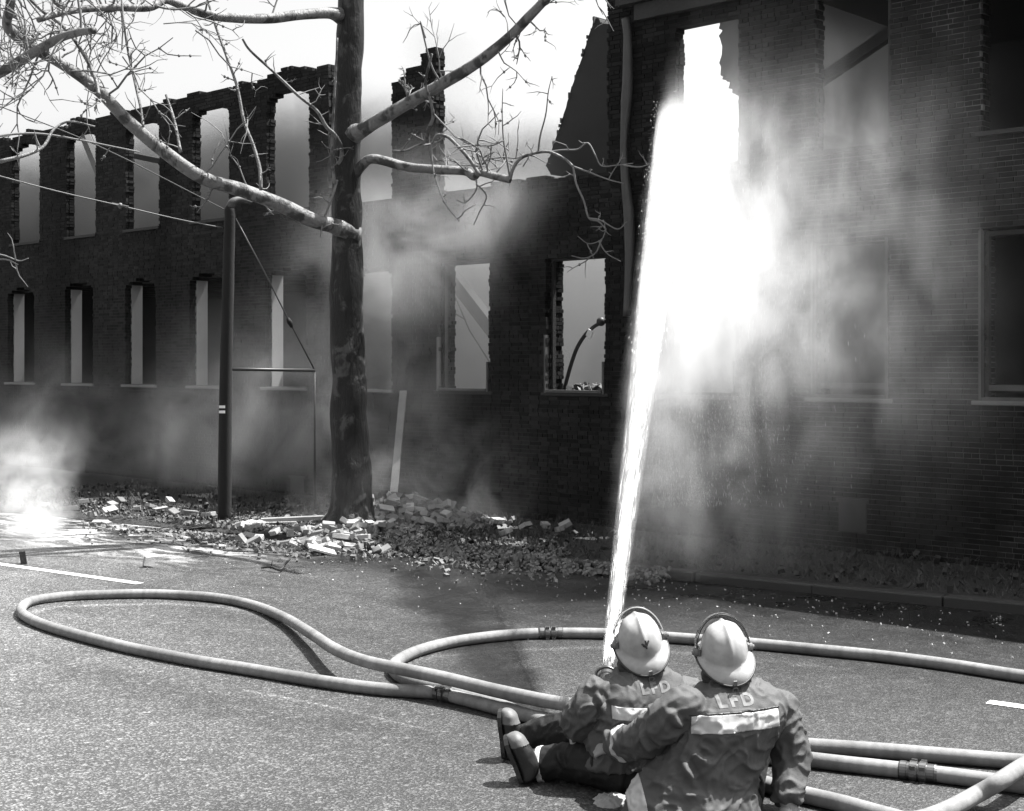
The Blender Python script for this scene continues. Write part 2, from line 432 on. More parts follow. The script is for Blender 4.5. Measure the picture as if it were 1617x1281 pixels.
for j in range(NR):
    z0 = j*CH; rs = runs(j); head = j % 6 == 3
    L = .0865 if head else .173
    for (a, b_) in rs:
        core.box((a+.006, .006, z0-.0004), (b_-.006, TH if z0 < 4.2 else .17, z0+CH-.0004))
        off = (j*0.5 % 1)*.0865+R.uniform(-.012, .012)+(.04 if head else 0)
        k = math.floor((a-off)/L); x = off+k*L
        while x < b_:
            x0, x1 = max(x+.0045, a), min(x+L-.0045, b_)
            if x1-x0 > .022:
                pr = R.uniform(-.0035, .0035)-(0.004 if R.random() < .03 else 0)
                cand.append((x0, x1, z0+.0045+R.uniform(-.001, .001), z0+CH-.0045+R.uniform(-.001, .001), -pr))
            x += L
        # bricks returning into the reveal at a run's ends that face an opening
        for e, sg in ((b_, 1), (a, -1)):
            if e > 5 or e < -25.5: continue
            low_ = z0 < 3.7 and e < -9 and sg > 0
            for (d0, d1) in ((.062, .118),) if low_ else ((.062, .165),) if z0 >= 4.2 else ((.062, .155), (.163, .25), (.258, .335)) if j % 2 else ((.062, .11), (.118, .21), (.218, .335)):
                p = R.uniform(0, .014)
                brick.box((e-.05, d0, z0+.005), (e+p, d1, z0+CH-.005)) if sg > 0 else brick.box((e-p, d0, z0+.005), (e+.05, d1, z0+CH-.005))
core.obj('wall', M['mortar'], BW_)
def bb(mbx, c):
    x0, x1, za, zb, d = c; dd = d-.004; v = [(x0,dd,za),(x1,dd,za),(x1,dd,zb),(x0,dd,zb),(x0,.055,za),(x1,.055,za),(x1,.055,zb),(x0,.055,zb)]
    mbx.add(v, [(0,1,2,3),(0,4,5,1),(1,5,6,2),(2,6,7,3),(3,7,4,0)])
# the single bricks that show largest: the pier between the two right upper windows, and low at the right
sel = []
for c in cand:
    if c[1]-c[0] > .07:
        cx_, cz_ = (c[0]+c[1])/2, (c[2]+c[3])/2
        if .02 < cx_ < 1.02 and 4.62 < cz_ < 6.05: sel.append((-(c[1]-c[0]), c))
        elif .9 < cx_ < 1.5 and .9 < cz_ < 1.7: sel.append((-(c[1]-c[0])*.9, c))
sel.sort(); single = set(id(c) for _, c in sel[:300])
for c in cand:
    if id(c) not in single: bb(brick, c)
o = brick.obj('brick', M['brick'], BW_); tag(o, kind='stuff')
shared = {}
for c in cand:
    if id(c) in single:
        key = (round((c[1]-c[0])*60), R.randrange(3))
        if key not in shared:
            q = MB(); Lx = key[0]/60; q.box((-Lx/2, 0, -.0225), (Lx/2, .055, .0225)); me = q.mesh('brick')
            bm = bmesh.new(); bm.from_mesh(me); bmesh.ops.bevel(bm, geom=[e for e in bm.edges if abs(e.verts[0].co.y) < .001 and abs(e.verts[1].co.y) < .001], offset=.003, segments=1, affect='EDGES'); bm.to_mesh(me); bm.free()
            me.materials.append(M['brickpart']); shared[key] = me
        ob = bpy.data.objects.new('brick', shared[key]); COL.objects.link(ob); ob.parent = BW_
        ob.location = ((c[0]+c[1])/2, c[4]-.004, (c[2]+c[3])/2); ob.scale = ((c[1]-c[0])/(key[0]/60), 1, (c[3]-c[2])/.045)
        ob.rotation_euler = (0, R.uniform(-.006, .006), 0)
# window frames, sills, boards
for wi, W in enumerate(LOW):
    a, b_, zt = W
    f = MB(); t_ = .05
    light = W[0] > -7.5
    d0, d1 = (.10, .16) if light else (.26, .30)
    if light: f.box((a+.004, d0, SL+.02), (a+.004+t_, d1, zt))
    f.box((b_-.004-t_, d0, SL+.02), (b_-.004, d1, zt-(0 if light else .15)))
    f.box((a+.056, d0+.003, zt-.05-(0 if light else .02)), (b_-.056, d1-.003, zt-.004-(0 if light else .02)))
    wn = f.obj('window', M['char'], BW_)
    if light:
        q = MB(); zz = (3.45 if W[0] > -1 else SL+.75)
        q.box((a-.004, -.014, SL-.01), (a+.022, .06, zz)); q.box((b_-.022, -.014, SL-.01), (b_+.006, .06, zz-(.35 if W[0] < -1 else 0)))
        q.box((a+.033, -.02, SL+.0), (b_-.033, .05, SL+.035))
        q.obj('frame', M['frame'], wn)
        if W[0] > -1.5:
            q = MB(); q.box((a+.06, .09, SL+.10), (b_-.06, .15, SL+.16)); q.obj('sash_rail', M['frame'], wn)
    q = MB(); so_ = -.012 if -7.5 < W[0] < -3 else -.045; q.box((a-.07, so_, SL-.045), (b_+.07, .30, SL-.001)); sme = q.mesh('sill')
    bm = bmesh.new(); bm.from_mesh(sme); bmesh.ops.bevel(bm, geom=list(bm.edges), offset=.006, segments=1, affect='EDGES'); bm.to_mesh(sme); bm.free()
    link('sill', sme, M['sill'] if not (-7.5 < W[0] < -3) else M['char'], wn)
    if W[1] < -9:                                                  # plastered inner part of the left jamb
        q = MB(); q.box((a-.02, .125, SL+.0), (a+.034, TH+.004, zt-.06)); q.obj('jamb', M['revealplaster'], wn)
for W in UPP:
    if W[2] > 8: continue
    a, b_, zt = W; f = MB(); z1 = zt-(.14 if a < -3.5 else .01)
    f.box((b_-.05, .09, SU+.02), (b_-.004, .14, z1))
    wn = f.obj('window', M['char'], BW_)
    q = MB(); q.box((a-.05, -.03, SU-.05-(.08 if a > -3.5 else 0)), (b_+.05, .30, SU-.003-(.08 if a > -3.5 else 0))); q.obj('sill', M['char'] if a < 1 else M['cornice'], wn)
# cornice of the standing part
q = MB(); x = -3.58
while x < 5.2:
    l = R.uniform(.5, .9); q.box((x, -.16+R.uniform(-.01, .01), 6.50+R.uniform(-.01, .01)), (min(x+l-.004, 5.2), -.006, 6.62+R.uniform(0, .02)))
    x += l
q.box((-3.34, -.10, 6.30), (5.2, -.007, 6.495)); q.box((-3.3, -.24, 6.645), (5.2, .1, 6.80)); q.obj('cornice', M['cornice'], BW_)
# basement vents
for (x, y) in ((300, 749), (128, 742), (470, 772), (1347, 817)):
    s, z = fac(x, y); v_ = MB(); v_.box((s-.17, -.012, z-.16), (s+.17, .002, z+.16)); v_.box((s-.2, -.02, z+.161), (s+.2, .003, z+.2)); v_.obj('vent', M['black'], BW_)
# inside: rear wall of the standing part with its floors; slanted wall remnant
ed = [fac(1138, 40, 5.2), fac(1138, 62, 5.2), fac(1136, 120, 5.2), fac(1148, 126, 5.2), fac(1156, 145, 5.2), fac(1164, 152, 5.2), fac(1164, 330, 5.2)]
prof_ = []
for i in range(len(ed)-1):
    for k in range(5):
        tt = k/5; prof_.append((ed[i][0]+(ed[i+1][0]-ed[i][0])*tt+R.uniform(-.04, .04), ed[i][1]+(ed[i+1][1]-ed[i][1])*tt+R.uniform(-.03, .03)))
prof_ = [(9, 7.9), (prof_[0][0], 7.9)]+prof_+[(ed[-1][0], 0), (9, 0)]; n = len(prof_)
q = MB(); q.add([(s, 5.2, z) for s, z in prof_]+[(s, 5.5, z) for s, z in prof_], [tuple(range(n)), tuple(range(2*n-1, n-1, -1))]+[(i, i+n, (i+1) % n+n, (i+1) % n) for i in range(n)])
q.obj('rear_wall', M['inner'], BW_)
q = MB(); q.box((-1.4, TH+.01, 3.85), (9, 5.19, 4.05)); q.obj('upper_floor', M['inner'], BW_)
q = MB(); q.box((-1.75, TH+.012, 6.55), (9, 5.195, 6.7)); q.obj('roof_slab', M['inner'], BW_)
q = MB(); q.box((5.3, TH+.02, 0), (5.5, 5.18, 6.5)); q.obj('cross_wall', M['inner'], BW_)
pts = [fac(870, 276, .42), fac(862, 262, .42), fac(884, 200, .42), fac(905, 130, .42), fac(925, 72, .42), fac(938, 30, .42), fac(945, 28, .42), fac(949, 36, .42), fac(965, 38, .42), fac(980, 60, .42), fac(1035, 90, .42), fac(1035, 300, .42)]
jp = []
for i in range(len(pts)-1):
    A_, B_ = pts[i], pts[i+1]; n = 7
    for k in range(n):
        tt = k/n; jit = .010 if i in (1, 2, 3, 4) else .006
        jp.append((A_[0]+(B_[0]-A_[0])*tt+R.uniform(-jit, jit), A_[1]+(B_[1]-A_[1])*tt+R.uniform(-jit, jit)))
jp.append(pts[-1]); n = len(jp)
q = MB(); q.add([(s, .42, z) for s, z in jp]+[(s, .70, z) for s, z in jp], [tuple(range(n)), tuple(range(2*n-1, n-1, -1))]+[(i, i+n, (i+1) % n+n, (i+1) % n) for i in range(n)])
q.obj('wall_remnant', M['plaster'], BW_)
q = MB()
for i in range(8, 38):
    if R.random() < .35: continue
    s, z = jp[i]; d = .42+R.uniform(-.03, .02); q.box((s-.010+R.uniform(-.004, .004), d, z-.028+R.uniform(-.03, .02)), (s+.012, .70+R.uniform(-.05, .04), z+.03))
q.obj('broken_edge', M['frame'], BW_)
# left mill: low rear wall, rubble of fallen floors
q = MB(); x = -26
while x < -4.5:
    l = R.uniform(.5, 1.4); q.box((x, 9.0, 0), (x+l, 9.3, max(.8, (4.0 if x < -10.5 else 2.0)+.5*noise.noise(Vector((x*.5, 2, 0)))))); x += l
q.obj('rear_wall', M['inner'], BW_)
q = MB(); x = -26
while x < -10.6:
    l = R.uniform(.3, .6); q.box((x, 1.4+.3*noise.noise(Vector((x, 0, 0))), 3.95+R.uniform(-.05, .05)), (x+l, 8.95, 4.18)); x += l
q.obj('upper_floor', M['inner'], BW_)
q = MB(); q.box((-26.3, .35, 0), (-26.01, 9.3, 6.6)); q.obj('end_wall', M['inner'], BW_)
# downpipe, battered, in three lengths
dp = [(988, 30), (991, 60), (991, 120), (989, 160), (986, 205), (985, 250), (989, 300), (993, 340), (994, 400), (992, 450), (989, 500)]
pp = []
for x, y in dp:
    s, z = fac(x, y, -.1); pp.append((s, -.1, z))
q = MB(); q.tube(crom(pp, 4), lerpl([.055, .05, .065, .07, .05, .045, .06, .07, .06, .05, .045], 41), 10, jit=.10); q.obj('downpipe', M['metalpipe'], BW_, True)
# things inside and against the mill
def beam(name, p, q_, wd, th, mat, lab, cat, grp=None):
    o = MB().bar(p, q_, wd, th).obj(name, M[mat]); return tag(o, lab, cat, grp)
def wp(x, y, d): s, z = fac(x, y, d); return wpt(s, d, z)
beam('charred_beam', wp(690, 405, 1.6), wp(790, 535, 1.6), .17, .2, 'char', 'charred roof beam fallen diagonally behind the clear lower window', 'beam')
beam('charred_beam', wp(1240, 165, 2.2), wp(1440, 30, 2.2), .12, .14, 'char', 'charred rafter slanting across the upper window above the spray', 'beam')
beam('charred_beam', wp(130, 205, 1.2), wp(165, 290, 1.2), .14, .16, 'char', 'charred rafter hanging in the second upper window from the picture edge', 'beam')
beam('charred_beam', wp(205, 245, .6), wp(255, 255, .6), .10, .10, 'char', 'charred crossbar across the third upper window', 'beam')
for k, (a, b_) in enumerate((((712, 452), (775, 575)), ((706, 470), (735, 505)))):
    o = MB().tube([wp(*a, 1.4), wp((a[0]+b_[0])/2-3, (a[1]+b_[1])/2+7, 1.4), wp(*b_, 1.4)], .012, 5).obj('hanging_cable', M['pipe']); tag(o, ['longer slack cable hanging behind the clear lower window', 'shorter slack cable hanging behind the clear lower window'][k], 'cable')
o = tag(empty('bent_pipe', wp(893, 612, .5)), 'thin dark pipe bent over inside the lower window beside the jet', 'pipe')
bp = crom([wp(x, y, .5) for x, y in ((888, 628), (895, 600), (903, 572), (912, 548), (925, 528), (938, 516), (948, 510), (953, 506))], 5)
q = MB(); q.tube(bp, .026, 8); q.ell(wp(949, 508, .5), (Vector((.06, 0, 0)), Vector((0, .05, 0)), Vector((0, 0, .06)))); child(q.obj('pipe_run', M['pipe'], None, True), o)
q = MB(); c = wp(931, 527, .455); q.box((-.045, -.006, -.05), (.045, .006, .05), 0, Matrix.Translation(c) @ Matrix.Rotation(FROT, 4, 'Z') @ Matrix.Rotation(.5, 4, 'Y')); child(q.obj('tag', M['white']), o)
q = MB()
for i in range(60):
    s = R.uniform(-4.75, -4.1); q.ell(wpt(s, R.uniform(.28, .5), SL+.02+R.uniform(0, .09)*max(0, 1-abs(s+4.5)*2.4)), tuple(Vector([R.uniform(-.05, .05) for _ in range(3)]) for _ in range(3)), 5, 4)
tag(q.obj('debris_on_sill', M['chip']), 'small pale debris heap on the sill beside the bent pipe', 'debris', kind='stuff')
# leaning plank, plank on the ground, utility pole with its guy
beam('leaning_plank', gnd(619, 818)+Vector((0, 0, .08)), wp(637, 618, -.12), .10, .05, 'plank', 'single weathered plank leaning against the brick wall beside the tree', 'plank')
p = gnd(412, 822, .15); q_ = gnd(524, 817, .17)
beam('ground_plank', p, q_, .14, .05, 'plank', 'long wet plank lying on the verge between pole and tree', 'plank')
beam('ground_plank', gnd(400, 828, .12), gnd(470, 826, .12), .12, .04, 'plank', 'shorter dark board under the long wet plank', 'plank')
PB = gnd(355, 822, .1)
pole = tag(empty('utility_pole', PB), 'dark wooden utility pole with a split pale top and a side guy', 'utility pole')
Yp = PB.y
q = MB(); pts = [at(354, 832, Yp), at(355, 760, Yp), at(356, 640, Yp), at(359, 500, Yp), at(362, 380, Yp), at(363, 345, Yp), at(363, 330, Yp), at(364, 322, Yp)]
q.tube(crom(pts, 3), lerpl([.088, .086, .081, .076, .072, .07, .068, .03], 22), 14, jit=.08); child(q.obj('shaft', M['pole'], None, True), pole)
q = MB(); q.tube(crom([at(362, 330, Yp), at(368, 319, Yp), at(380, 316, Yp+.05), at(398, 320, Yp+.1)], 4), lerpl([.06, .055, .045, .02], 13), 8, jit=.3); child(q.obj('split_top', M['frame'], None, True), pole)
q = MB()
for y in (642, 650):
    c = at(351, y, Yp-.083); q.box((-.04, -.006, -.022), (.035, .004, .012), 0, Matrix.Translation(c))
child(q.obj('number_plate', M['white']), pole)
Yg = Yp+.9
q = MB(); q.tube([at(362, 583, Yp), at(430, 584, Yp+.45), at(497, 585, Yg)], .022, 8); child(q.obj('guy_strut', M['pipe'], None, True), pole)
q = MB(); q.tube([at(497, 585, Yg), at(497, 700, Yg), at(497, 808, Yg)], lerpl([.010, .014, .022], 3), 7); q.tube([at(372, 345, Yp), at(415, 425, Yp+.3), at(457, 508, Yp+.6), at(497, 585, Yg)], .009, 6); child(q.obj('guy_wire', M['pipe'], None, True), pole)
q = MB(); q.tube([at(454, 502, Yp+.6), at(457, 508, Yp+.6), at(461, 517, Yp+.62)], [.02, .036, .02], 8); child(q.obj('insulator', M['pole'], None, True), pole)
def wire(pix, Ys, r, lab):
    o = MB().tube(crom([at(x, y, Y) for (x, y), Y in zip(pix, Ys)], 8), r, 5).obj('overhead_wire', M['wire'], None, True); return tag(o, lab, 'wire', 'wires running off from the utility pole')
wire([(352, 360), (280, 346), (190, 325), (90, 302), (-30, 270), (-200, 222)], [Yp, Yp-.5, Yp-1, Yp-1.6, Yp-2.2, Yp-3], .008, 'lower wire with a small spacer, from the pole past the upper windows')
wire([(357, 332), (300, 303), (240, 272), (190, 247), (120, 215), (0, 168), (-200, 90)], [Yp, Yp-.5, Yp-1, Yp-1.4, Yp-2, Yp-2.8, Yp-4], .007, 'upper wire from the pole head rising behind the pale limb')
q = MB(); c = at(190, 325, Yp-1); q.ell(c, (Vector((.03, 0, 0)), Vector((0, .03, 0)), Vector((0, 0, .035)))); q.tube([c+Vector((.1, 0, -.01)), c+Vector((-.1, 0, .03))], .012, 6)
tag(q.obj('wire_spacer', M['wire']), 'small clamp hanging on the lower wire', 'clamp')

# ------------------------------------------------------------------ the sycamore by the kerb
TB = gnd(556, 832, .1); TY = TB.y
tree = tag(empty('bare_tree', TB), 'bare sycamore with dark trunk and pale limbs in front of the burnt mill', 'tree')
q = MB()
tk = [((556, 850), .38), ((556, 832), .33), ((556, 800), .27), ((555, 760), .25), ((553, 700), .235), ((550, 600), .215), ((548, 500), .205), ((547, 400), .19), ((548, 355), .19), ((547, 300), .175), ((547, 240), .175), ((548, 190), .17), ((550, 120), .165), ((553, 40), .165), ((556, -60), .15), ((556, -200), .12)]
pts = crom([at(x, y, TY) for (x, y), r in tk], 6)
q.tube(pts, lerpl([r for _, r in tk], len(pts)), 26, jit=.16); 
for k in range(7):                                                   # root flare
    an = k*.9+.3; c = TB+Vector((math.cos(an), math.sin(an), 0))*.26
    q.tube([TB+Vector((math.cos(an)*.10, math.sin(an)*.10, .40)), TB+Vector((math.cos(an)*.22, math.sin(an)*.22, .14)), c+Vector((math.cos(an)*.22, math.sin(an)*.22, -.10))], [.06, .09, .05], 10, jit=.2)
child(q.obj('trunk', M['trunk'], None, True), tree)
RT = random.Random(11)
BR = []                                                              # kept for the twigs
def limb(px, Y0, Y1, r0, r1, mat='branch', n=12, jit=.14, vis=True):
    if .012 < max(r0, r1) < .045: r0 *= .68; r1 *= .68
    c = crom([at(x, y, Y0+(Y1-Y0)*i/(len(px)-1)) for i, (x, y) in enumerate(px)], 6)
    rad = lerpl([r0, (r0+r1)/2, r1], len(c))
    if r0 > .055:
        for i in range(min(9, len(rad))): rad[i] *= 1+.65*math.exp(-(i/4.0)**2)
    o = MB(); o.tube(c, rad, n, jit=jit)
    child(o.obj('branch', M[mat], None, True), tree); BR.append((c, r0, r1)); return c
Y = TY
limb([(556, 372), (530, 358), (490, 347), (440, 322), (380, 300), (320, 281), (262, 242), (205, 194), (150, 138), (95, 100), (50, 74), (18, 50), (11, 36), (16, 10), (20, -40)], Y, Y-3.2, .098, .043)
limb([(550, 215), (572, 206), (600, 189), (650, 160), (700, 131), (750, 102), (800, 62), (840, 22), (875, -14), (930, -70)], Y, Y-2.0, .090, .042)
limb([(550, 285), (570, 262), (590, 251), (640, 263), (700, 269), (735, 271), (748, 279), (757, 273), (780, 278), (806, 284)], Y, Y-.9, .065, .04)
limb([(806, 284), (809, 270), (820, 252), (840, 243), (866, 240), (890, 250), (905, 263)], Y-.9, Y-1.1, .03, .022)
limb([(905, 263), (910, 290), (922, 318), (930, 345), (945, 350), (957, 362)], Y-1.1, Y-1.2, .02, .012, 'twig', 7)
limb([(905, 263), (930, 272), (945, 278), (965, 285), (985, 290)], Y-1.1, Y-1.3, .018, .009, 'twig', 7)
limb([(866, 240), (890, 237), (912, 236), (928, 226), (940, 245), (950, 262), (975, 261), (1000, 258)], Y-1.0, Y-1.3, .018, .009, 'twig', 7)
limb([(985, 261), (1010, 264), (1030, 257)], Y-1.3, Y-1.35, .012, .006, 'twig', 6)
limb([(930, 345), (948, 348), (975, 362), (990, 350)], Y-1.2, Y-1.3, .012, .006, 'twig', 6)
limb([(957, 362), (950, 378), (930, 385), (912, 373)], Y-1.2, Y-1.2, .013, .006, 'twig', 6)
limb([(950, 378), (940, 400), (922, 408), (902, 404)], Y-1.2, Y-1.2, .012, .006, 'twig', 6)
limb([(945, 380), (958, 400), (980, 413)], Y-1.2, Y-1.2, .011, .005, 'twig', 6)
limb([(850, 240), (853, 215), (862, 180), (866, 145), (872, 120)], Y-1.0, Y-1.3, .018, .006, 'twig', 6)
limb([(806, 284), (800, 250), (795, 220), (793, 180), (794, 140)], Y-.9, Y-1.0, .02, .006, 'twig', 6)
limb([(795, 222), (775, 230), (745, 228), (720, 215), (700, 196), (685, 180)], Y-1.0, Y-.8, .012, .018, 'twig', 6)
limb([(757, 276), (740, 250), (720, 228), (706, 216), (690, 214), (680, 228), (664, 228), (640, 238), (620, 238)], Y-.8, Y-.6, .035, .015)
limb([(682, 85), (672, 130), (680, 160), (684, 185), (676, 205), (672, 225)], Y-1.1, Y-.6, .02, .034)
limb([(672, 60), (664, 35), (680, 100), (693, 126)], Y-1.2, Y-1.0, .012, .018, 'twig', 7)
limb([(680, 228), (683, 262), (690, 290), (705, 325), (725, 350)], Y-.7, Y-.9, .022, .008, 'twig', 7)
limb([(752, 283), (752, 300), (735, 320), (720, 315)], Y-.8, Y-.8, .012, .006, 'twig', 6)
limb([(752, 290), (768, 310), (757, 335), (748, 355)], Y-.8, Y-.9, .012, .005, 'twig', 6)
limb([(545, 28), (520, 21), (480, 23), (430, 29), (380, 29), (330, 24), (290, 10), (262, 0), (235, 12), (180, 12), (140, 14), (100, 20), (60, 32)], Y, Y-2.8, .07, .03)
limb([(148, 48), (120, 52), (90, 62), (50, 85), (0, 115), (-60, 140)], Y-3.4, Y-2.2, .035, .06)
limb([(42, -6), (70, 20), (92, 35), (115, 60), (140, 100), (152, 130), (156, 150)], Y-2, Y-2.4, .03, .028)
limb([(325, -10), (340, 40), (360, 95), (375, 140), (385, 190), (400, 230), (410, 265), (412, 300)], Y-.7, Y-1.2, .02, .032)
limb([(262, 150), (275, 190), (285, 240)], Y-1.6, Y-1.9, .02, .03, 'branch', 8)
limb([(383, 62), (395, 80), (430, 112), (470, 150), (500, 175), (515, 200), (530, 215), (540, 240), (532, 275)], Y-.9, Y-.1, .018, .04)
limb([(533, 60), (530, 120), (526, 190), (524, 240), (528, 290)], Y-.35, Y-.25, .014, .03)
limb([(532, 285), (525, 310), (512, 345), (505, 375)], Y-.2, Y-.5, .03, .01, 'twig', 7)
limb([(190, -20), (196, 40), (202, 80), (215, 140), (222, 170), (226, 200)], Y-2.2, Y-2.7, .016, .022, 'branch', 8)
limb([(0, 255), (40, 245), (68, 232), (85, 205), (110, 192), (150, 200)], Y-4, Y-3.4, .03, .012)
limb([(-40, 222), (20, 212), (70, 212), (130, 222), (180, 232), (220, 240)], Y-4, Y-3.0, .02, .01, 'twig', 7)
limb([(-20, 398), (8, 404), (30, 412), (45, 408)], Y-4, Y-4, .014, .006, 'twig', 6)
limb([(-20, 410), (10, 410), (28, 418)], Y-4, Y-4, .012, .006, 'twig', 6)
# twigs: many small forked shoots, one part
tw = MB(); ntw = 0
def shoot(p, d, L, r, lvl):
    global ntw
    n = 6 if lvl == 0 else 4; pts = [p]; dd = d.copy()
    for i in range(n):
        dd = (dd+Vector((RT.gauss(0, .24), RT.gauss(0, .16), RT.gauss(.03, .24)))).normalized(); pts.append(pts[-1]+dd*L/n)
    tw.tube(pts, lerpl([r, r*.75, r*.35], n+1), 5 if lvl == 0 else 4, cap=False); ntw += 1
    if lvl < 2:
        for i in range(1, n):
            if RT.random() < (.8 if lvl == 0 else .45):
                e = (dd+Vector((RT.gauss(0, .9), RT.gauss(0, .5), RT.gauss(0, .8)))).normalized()
                shoot(pts[i], e, L*RT.uniform(.25, .6), r*.68, lvl+1)
            if RT.random() < .12: tw.ell(pts[i], (Vector((.016, 0, 0)), Vector((0, .016, 0)), Vector((0, 0, .018))), 5, 4)
for (c, r0, r1) in BR:
    L = sum((c[i+1]-c[i]).length for i in range(len(c)-1))
    small = r0 < .025
    big = r0 > .05
    k = int(L*(4.0 if small else 3.4))
    for i in range(k):
        t_ = RT.uniform(.25 if big else .1, 1); j = min(int(t_*(len(c)-1)), len(c)-2)
        p = c[j].lerp(c[j+1], RT.random()); ax = (c[j+1]-c[j]).normalized()
        d = Vector((RT.gauss(0, 1), RT.gauss(0, .6), RT.gauss(.35, .9)))
        d = (d-ax*d.dot(ax)*.6).normalized()
        if small: shoot(p, d, RT.uniform(.08, .35), .008, 1)
        else: shoot(p, d, RT.uniform(.25, 1.15), RT.uniform(.009, .015), 0)
# shoots of the crown reaching down into the picture's upper left
for i in range(70):
    x = RT.uniform(-20, 330); y = RT.uniform(-40, 190)
    if y > 40+ (330-x)*.4: continue
    shoot(at(x, y, Y-RT.uniform(.5, 3.5)), Vector((RT.gauss(0, .7), RT.gauss(0, .4), RT.gauss(.2, .8))).normalized(), RT.uniform(.4, 1.2), RT.uniform(.006, .011), 0)
o = child(tw.obj('twigs', M['twig'], None, True), tree); tag(o, kind='stuff')

# ------------------------------------------------------------------ rubble, loose bricks, litter
RR = random.Random(5)
def heap_h(p):
    """height of the rubble mound over the ground at p"""
    h = 0
    for (x, y, a, b_, hh) in ((632, 838, .85, .5, .30), (560, 858, .7, .35, .10), (715, 840, .7, .42, .13)):
        c = gnd(x, y); dx = (p.x-c.x)/a; dy = (p.y-c.y)/b_; h = max(h, hh*math.exp(-(dx*dx+dy*dy)))
    return h
mb = MB(); c = gnd(650, 845); n = 64
vv = []
for i in range(n+1):
    for j in range(n+1):
        p = c+Vector(((i/n-.5)*5.4, (j/n-.5)*3.4, 0)); h = heap_h(p)
        vv.append((p.x, p.y, h*(1+.5*noise.noise(p*7))+.05*noise.noise(p*13)*min(1, h*12)+.10*min(1, h*10)-.015))
mb.add(vv, [(i*(n+1)+j, (i+1)*(n+1)+j, (i+1)*(n+1)+j+1, i*(n+1)+j+1) for i in range(n) for j in range(n)])
mound = mb.obj('rubble_mound', M['chip'], None, False); tag(mound, 'low mound of brick rubble at the foot of the tree', 'rubble', kind='stuff')
mb = MB()
def chip(p, s):
    rot = Euler([RR.uniform(0, 6.28) for _ in range(3)]).to_matrix().to_4x4()
    a, b_, c_ = s*RR.uniform(.5, 1.3), s*RR.uniform(.4, 1), s*RR.uniform(.25, .8)
    mb.box((-a, -b_, -c_), (a, b_, c_), 0, Matrix.Translation(p) @ rot)
for i in range(1500):
    x = RR.gauss(645, 75); y = RR.gauss(847, 13); p = gnd(x, y); p.z = heap_h(p)+.08*(1 if heap_h(p) > .02 else 0)+.01
    chip(p, RR.uniform(.012, .045))
for i in range(2600):                                                # along the kerb to the left and right
    x = RR.uniform(130, 900) if i % 3 else RR.uniform(280, 500); a = RR.gauss(0, 13)
    yk = 575+.0985*(x+2400); p = gnd(x, yk+a-6); kdist_ = (p-ka).dot(kn)
    p.z = .01 if kdist_ < 0 else .105; chip(p, RR.uniform(.008, .03))
for i in range(900):                                                 # heaped against and over the kerb below the mound
    p = kp(RR.uniform(-3.6, .4), RR.gauss(-.02, .13), 0); o_ = (p-ka).dot(kn); p.z = .015+max(0, .09*(1-abs(o_)/.2))*RR.uniform(.5, 1.15); chip(p, RR.uniform(.010, .034))
tag(mb.obj('rubble', M['chip']), kind='stuff')
mb = MB()
for i in range(520):                                                 # pale specks strewn over the road
    x = RR.uniform(0, 1617); y = 575+.0985*(x+2400)+abs(RR.gauss(0, 38))+3
    chip(gnd(x, y, .004), RR.uniform(.003, .009))
tag(mb.obj('grit', M['loose']), kind='stuff')
mb = MB()
for i in range(1100):                                                # dark leaves and splinters on the verge
    p = kp(RR.uniform(-12, 5), RR.uniform(.15, 3.2), .125); chip(p, RR.uniform(.01, .035))
tag(mb.obj('litter', M['char']), kind='stuff')
brk = []
for k in range(5):
    q = MB(); L = (.2, .2, .2, .11, .15)[k]; q.box((-L/2, -.048, -.03), (L/2, .048, .03)); me = q.mesh('loose_brick')
    bm = bmesh.new(); bm.from_mesh(me); bmesh.ops.bevel(bm, geom=list(bm.edges), offset=.006, segments=1, affect='EDGES')
    for v in bm.verts: v.co += Vector([RR.uniform(-.005, .005) for _ in range(3)])
    bm.to_mesh(me); bm.free(); me.materials.append(M['loose']); brk.append(me)
def lbrick(p, lab, grp, k=None, rot=None, tilt=.5):
    o = bpy.data.objects.new('loose_brick', brk[RR.randrange(5) if k is None else k]); COL.objects.link(o); o.location = p
    o.rotation_euler = rot or (RR.gauss(0, tilt), RR.gauss(0, tilt), RR.uniform(0, 6.28)); return tag(o, lab, 'brick', grp)
for i in range(110):
    x = RR.gauss(632, 52); y = RR.gauss(848, 10); p = gnd(x, y); h = heap_h(p)
    p.z = h+.03+(.10 if h > .05 else .0)
    lbrick(p, 'loose pale brick lying on the rubble mound beside the tree', 'bricks on the rubble mound')
for i in range(62):
    x = 350+RR.betavariate(2.2, 1.3)*230; y = 842+(x-350)*.05+RR.gauss(8, 8); p = gnd(x, y); kd_ = (p-ka).dot(kn); p.z = .035 if kd_ < 0 else .12
    lbrick(p, 'loose sunlit brick strewn along the kerb left of the tree', 'bricks strewn along the kerb', tilt=.3)
for i in range(7):
    p = gnd(RR.uniform(760, 960), RR.uniform(838, 866)); p.z = .15
    lbrick(p, 'stray brick on the dark verge between mound and jet', 'stray bricks on the verge', tilt=.3)
for i in range(16):
    p = gnd(RR.uniform(60, 330), RR.uniform(806, 832)); p.z = .03 if (p-ka).dot(kn) < 0 else .15
    lbrick(p, 'loose brick in the wet gutter behind the white steam', 'bricks in the wet gutter', tilt=.3)
lbrick(gnd(235, 888, .05), 'single pale brick standing alone on the road above the dash', None, 3, (1.4, .2, .5))
p = gnd(36, 880, .07); o = lbrick(p, 'small blackened block standing on the road by the white steam', None, 4, (0, 1.45, .4))
o.data = o.data.copy(); o.data.materials.clear(); o.data.materials.append(M['char'])
q = MB(); a = gnd(413, 897, .02); b_ = gnd(442, 900, .03); c = gnd(458, 883, .09)
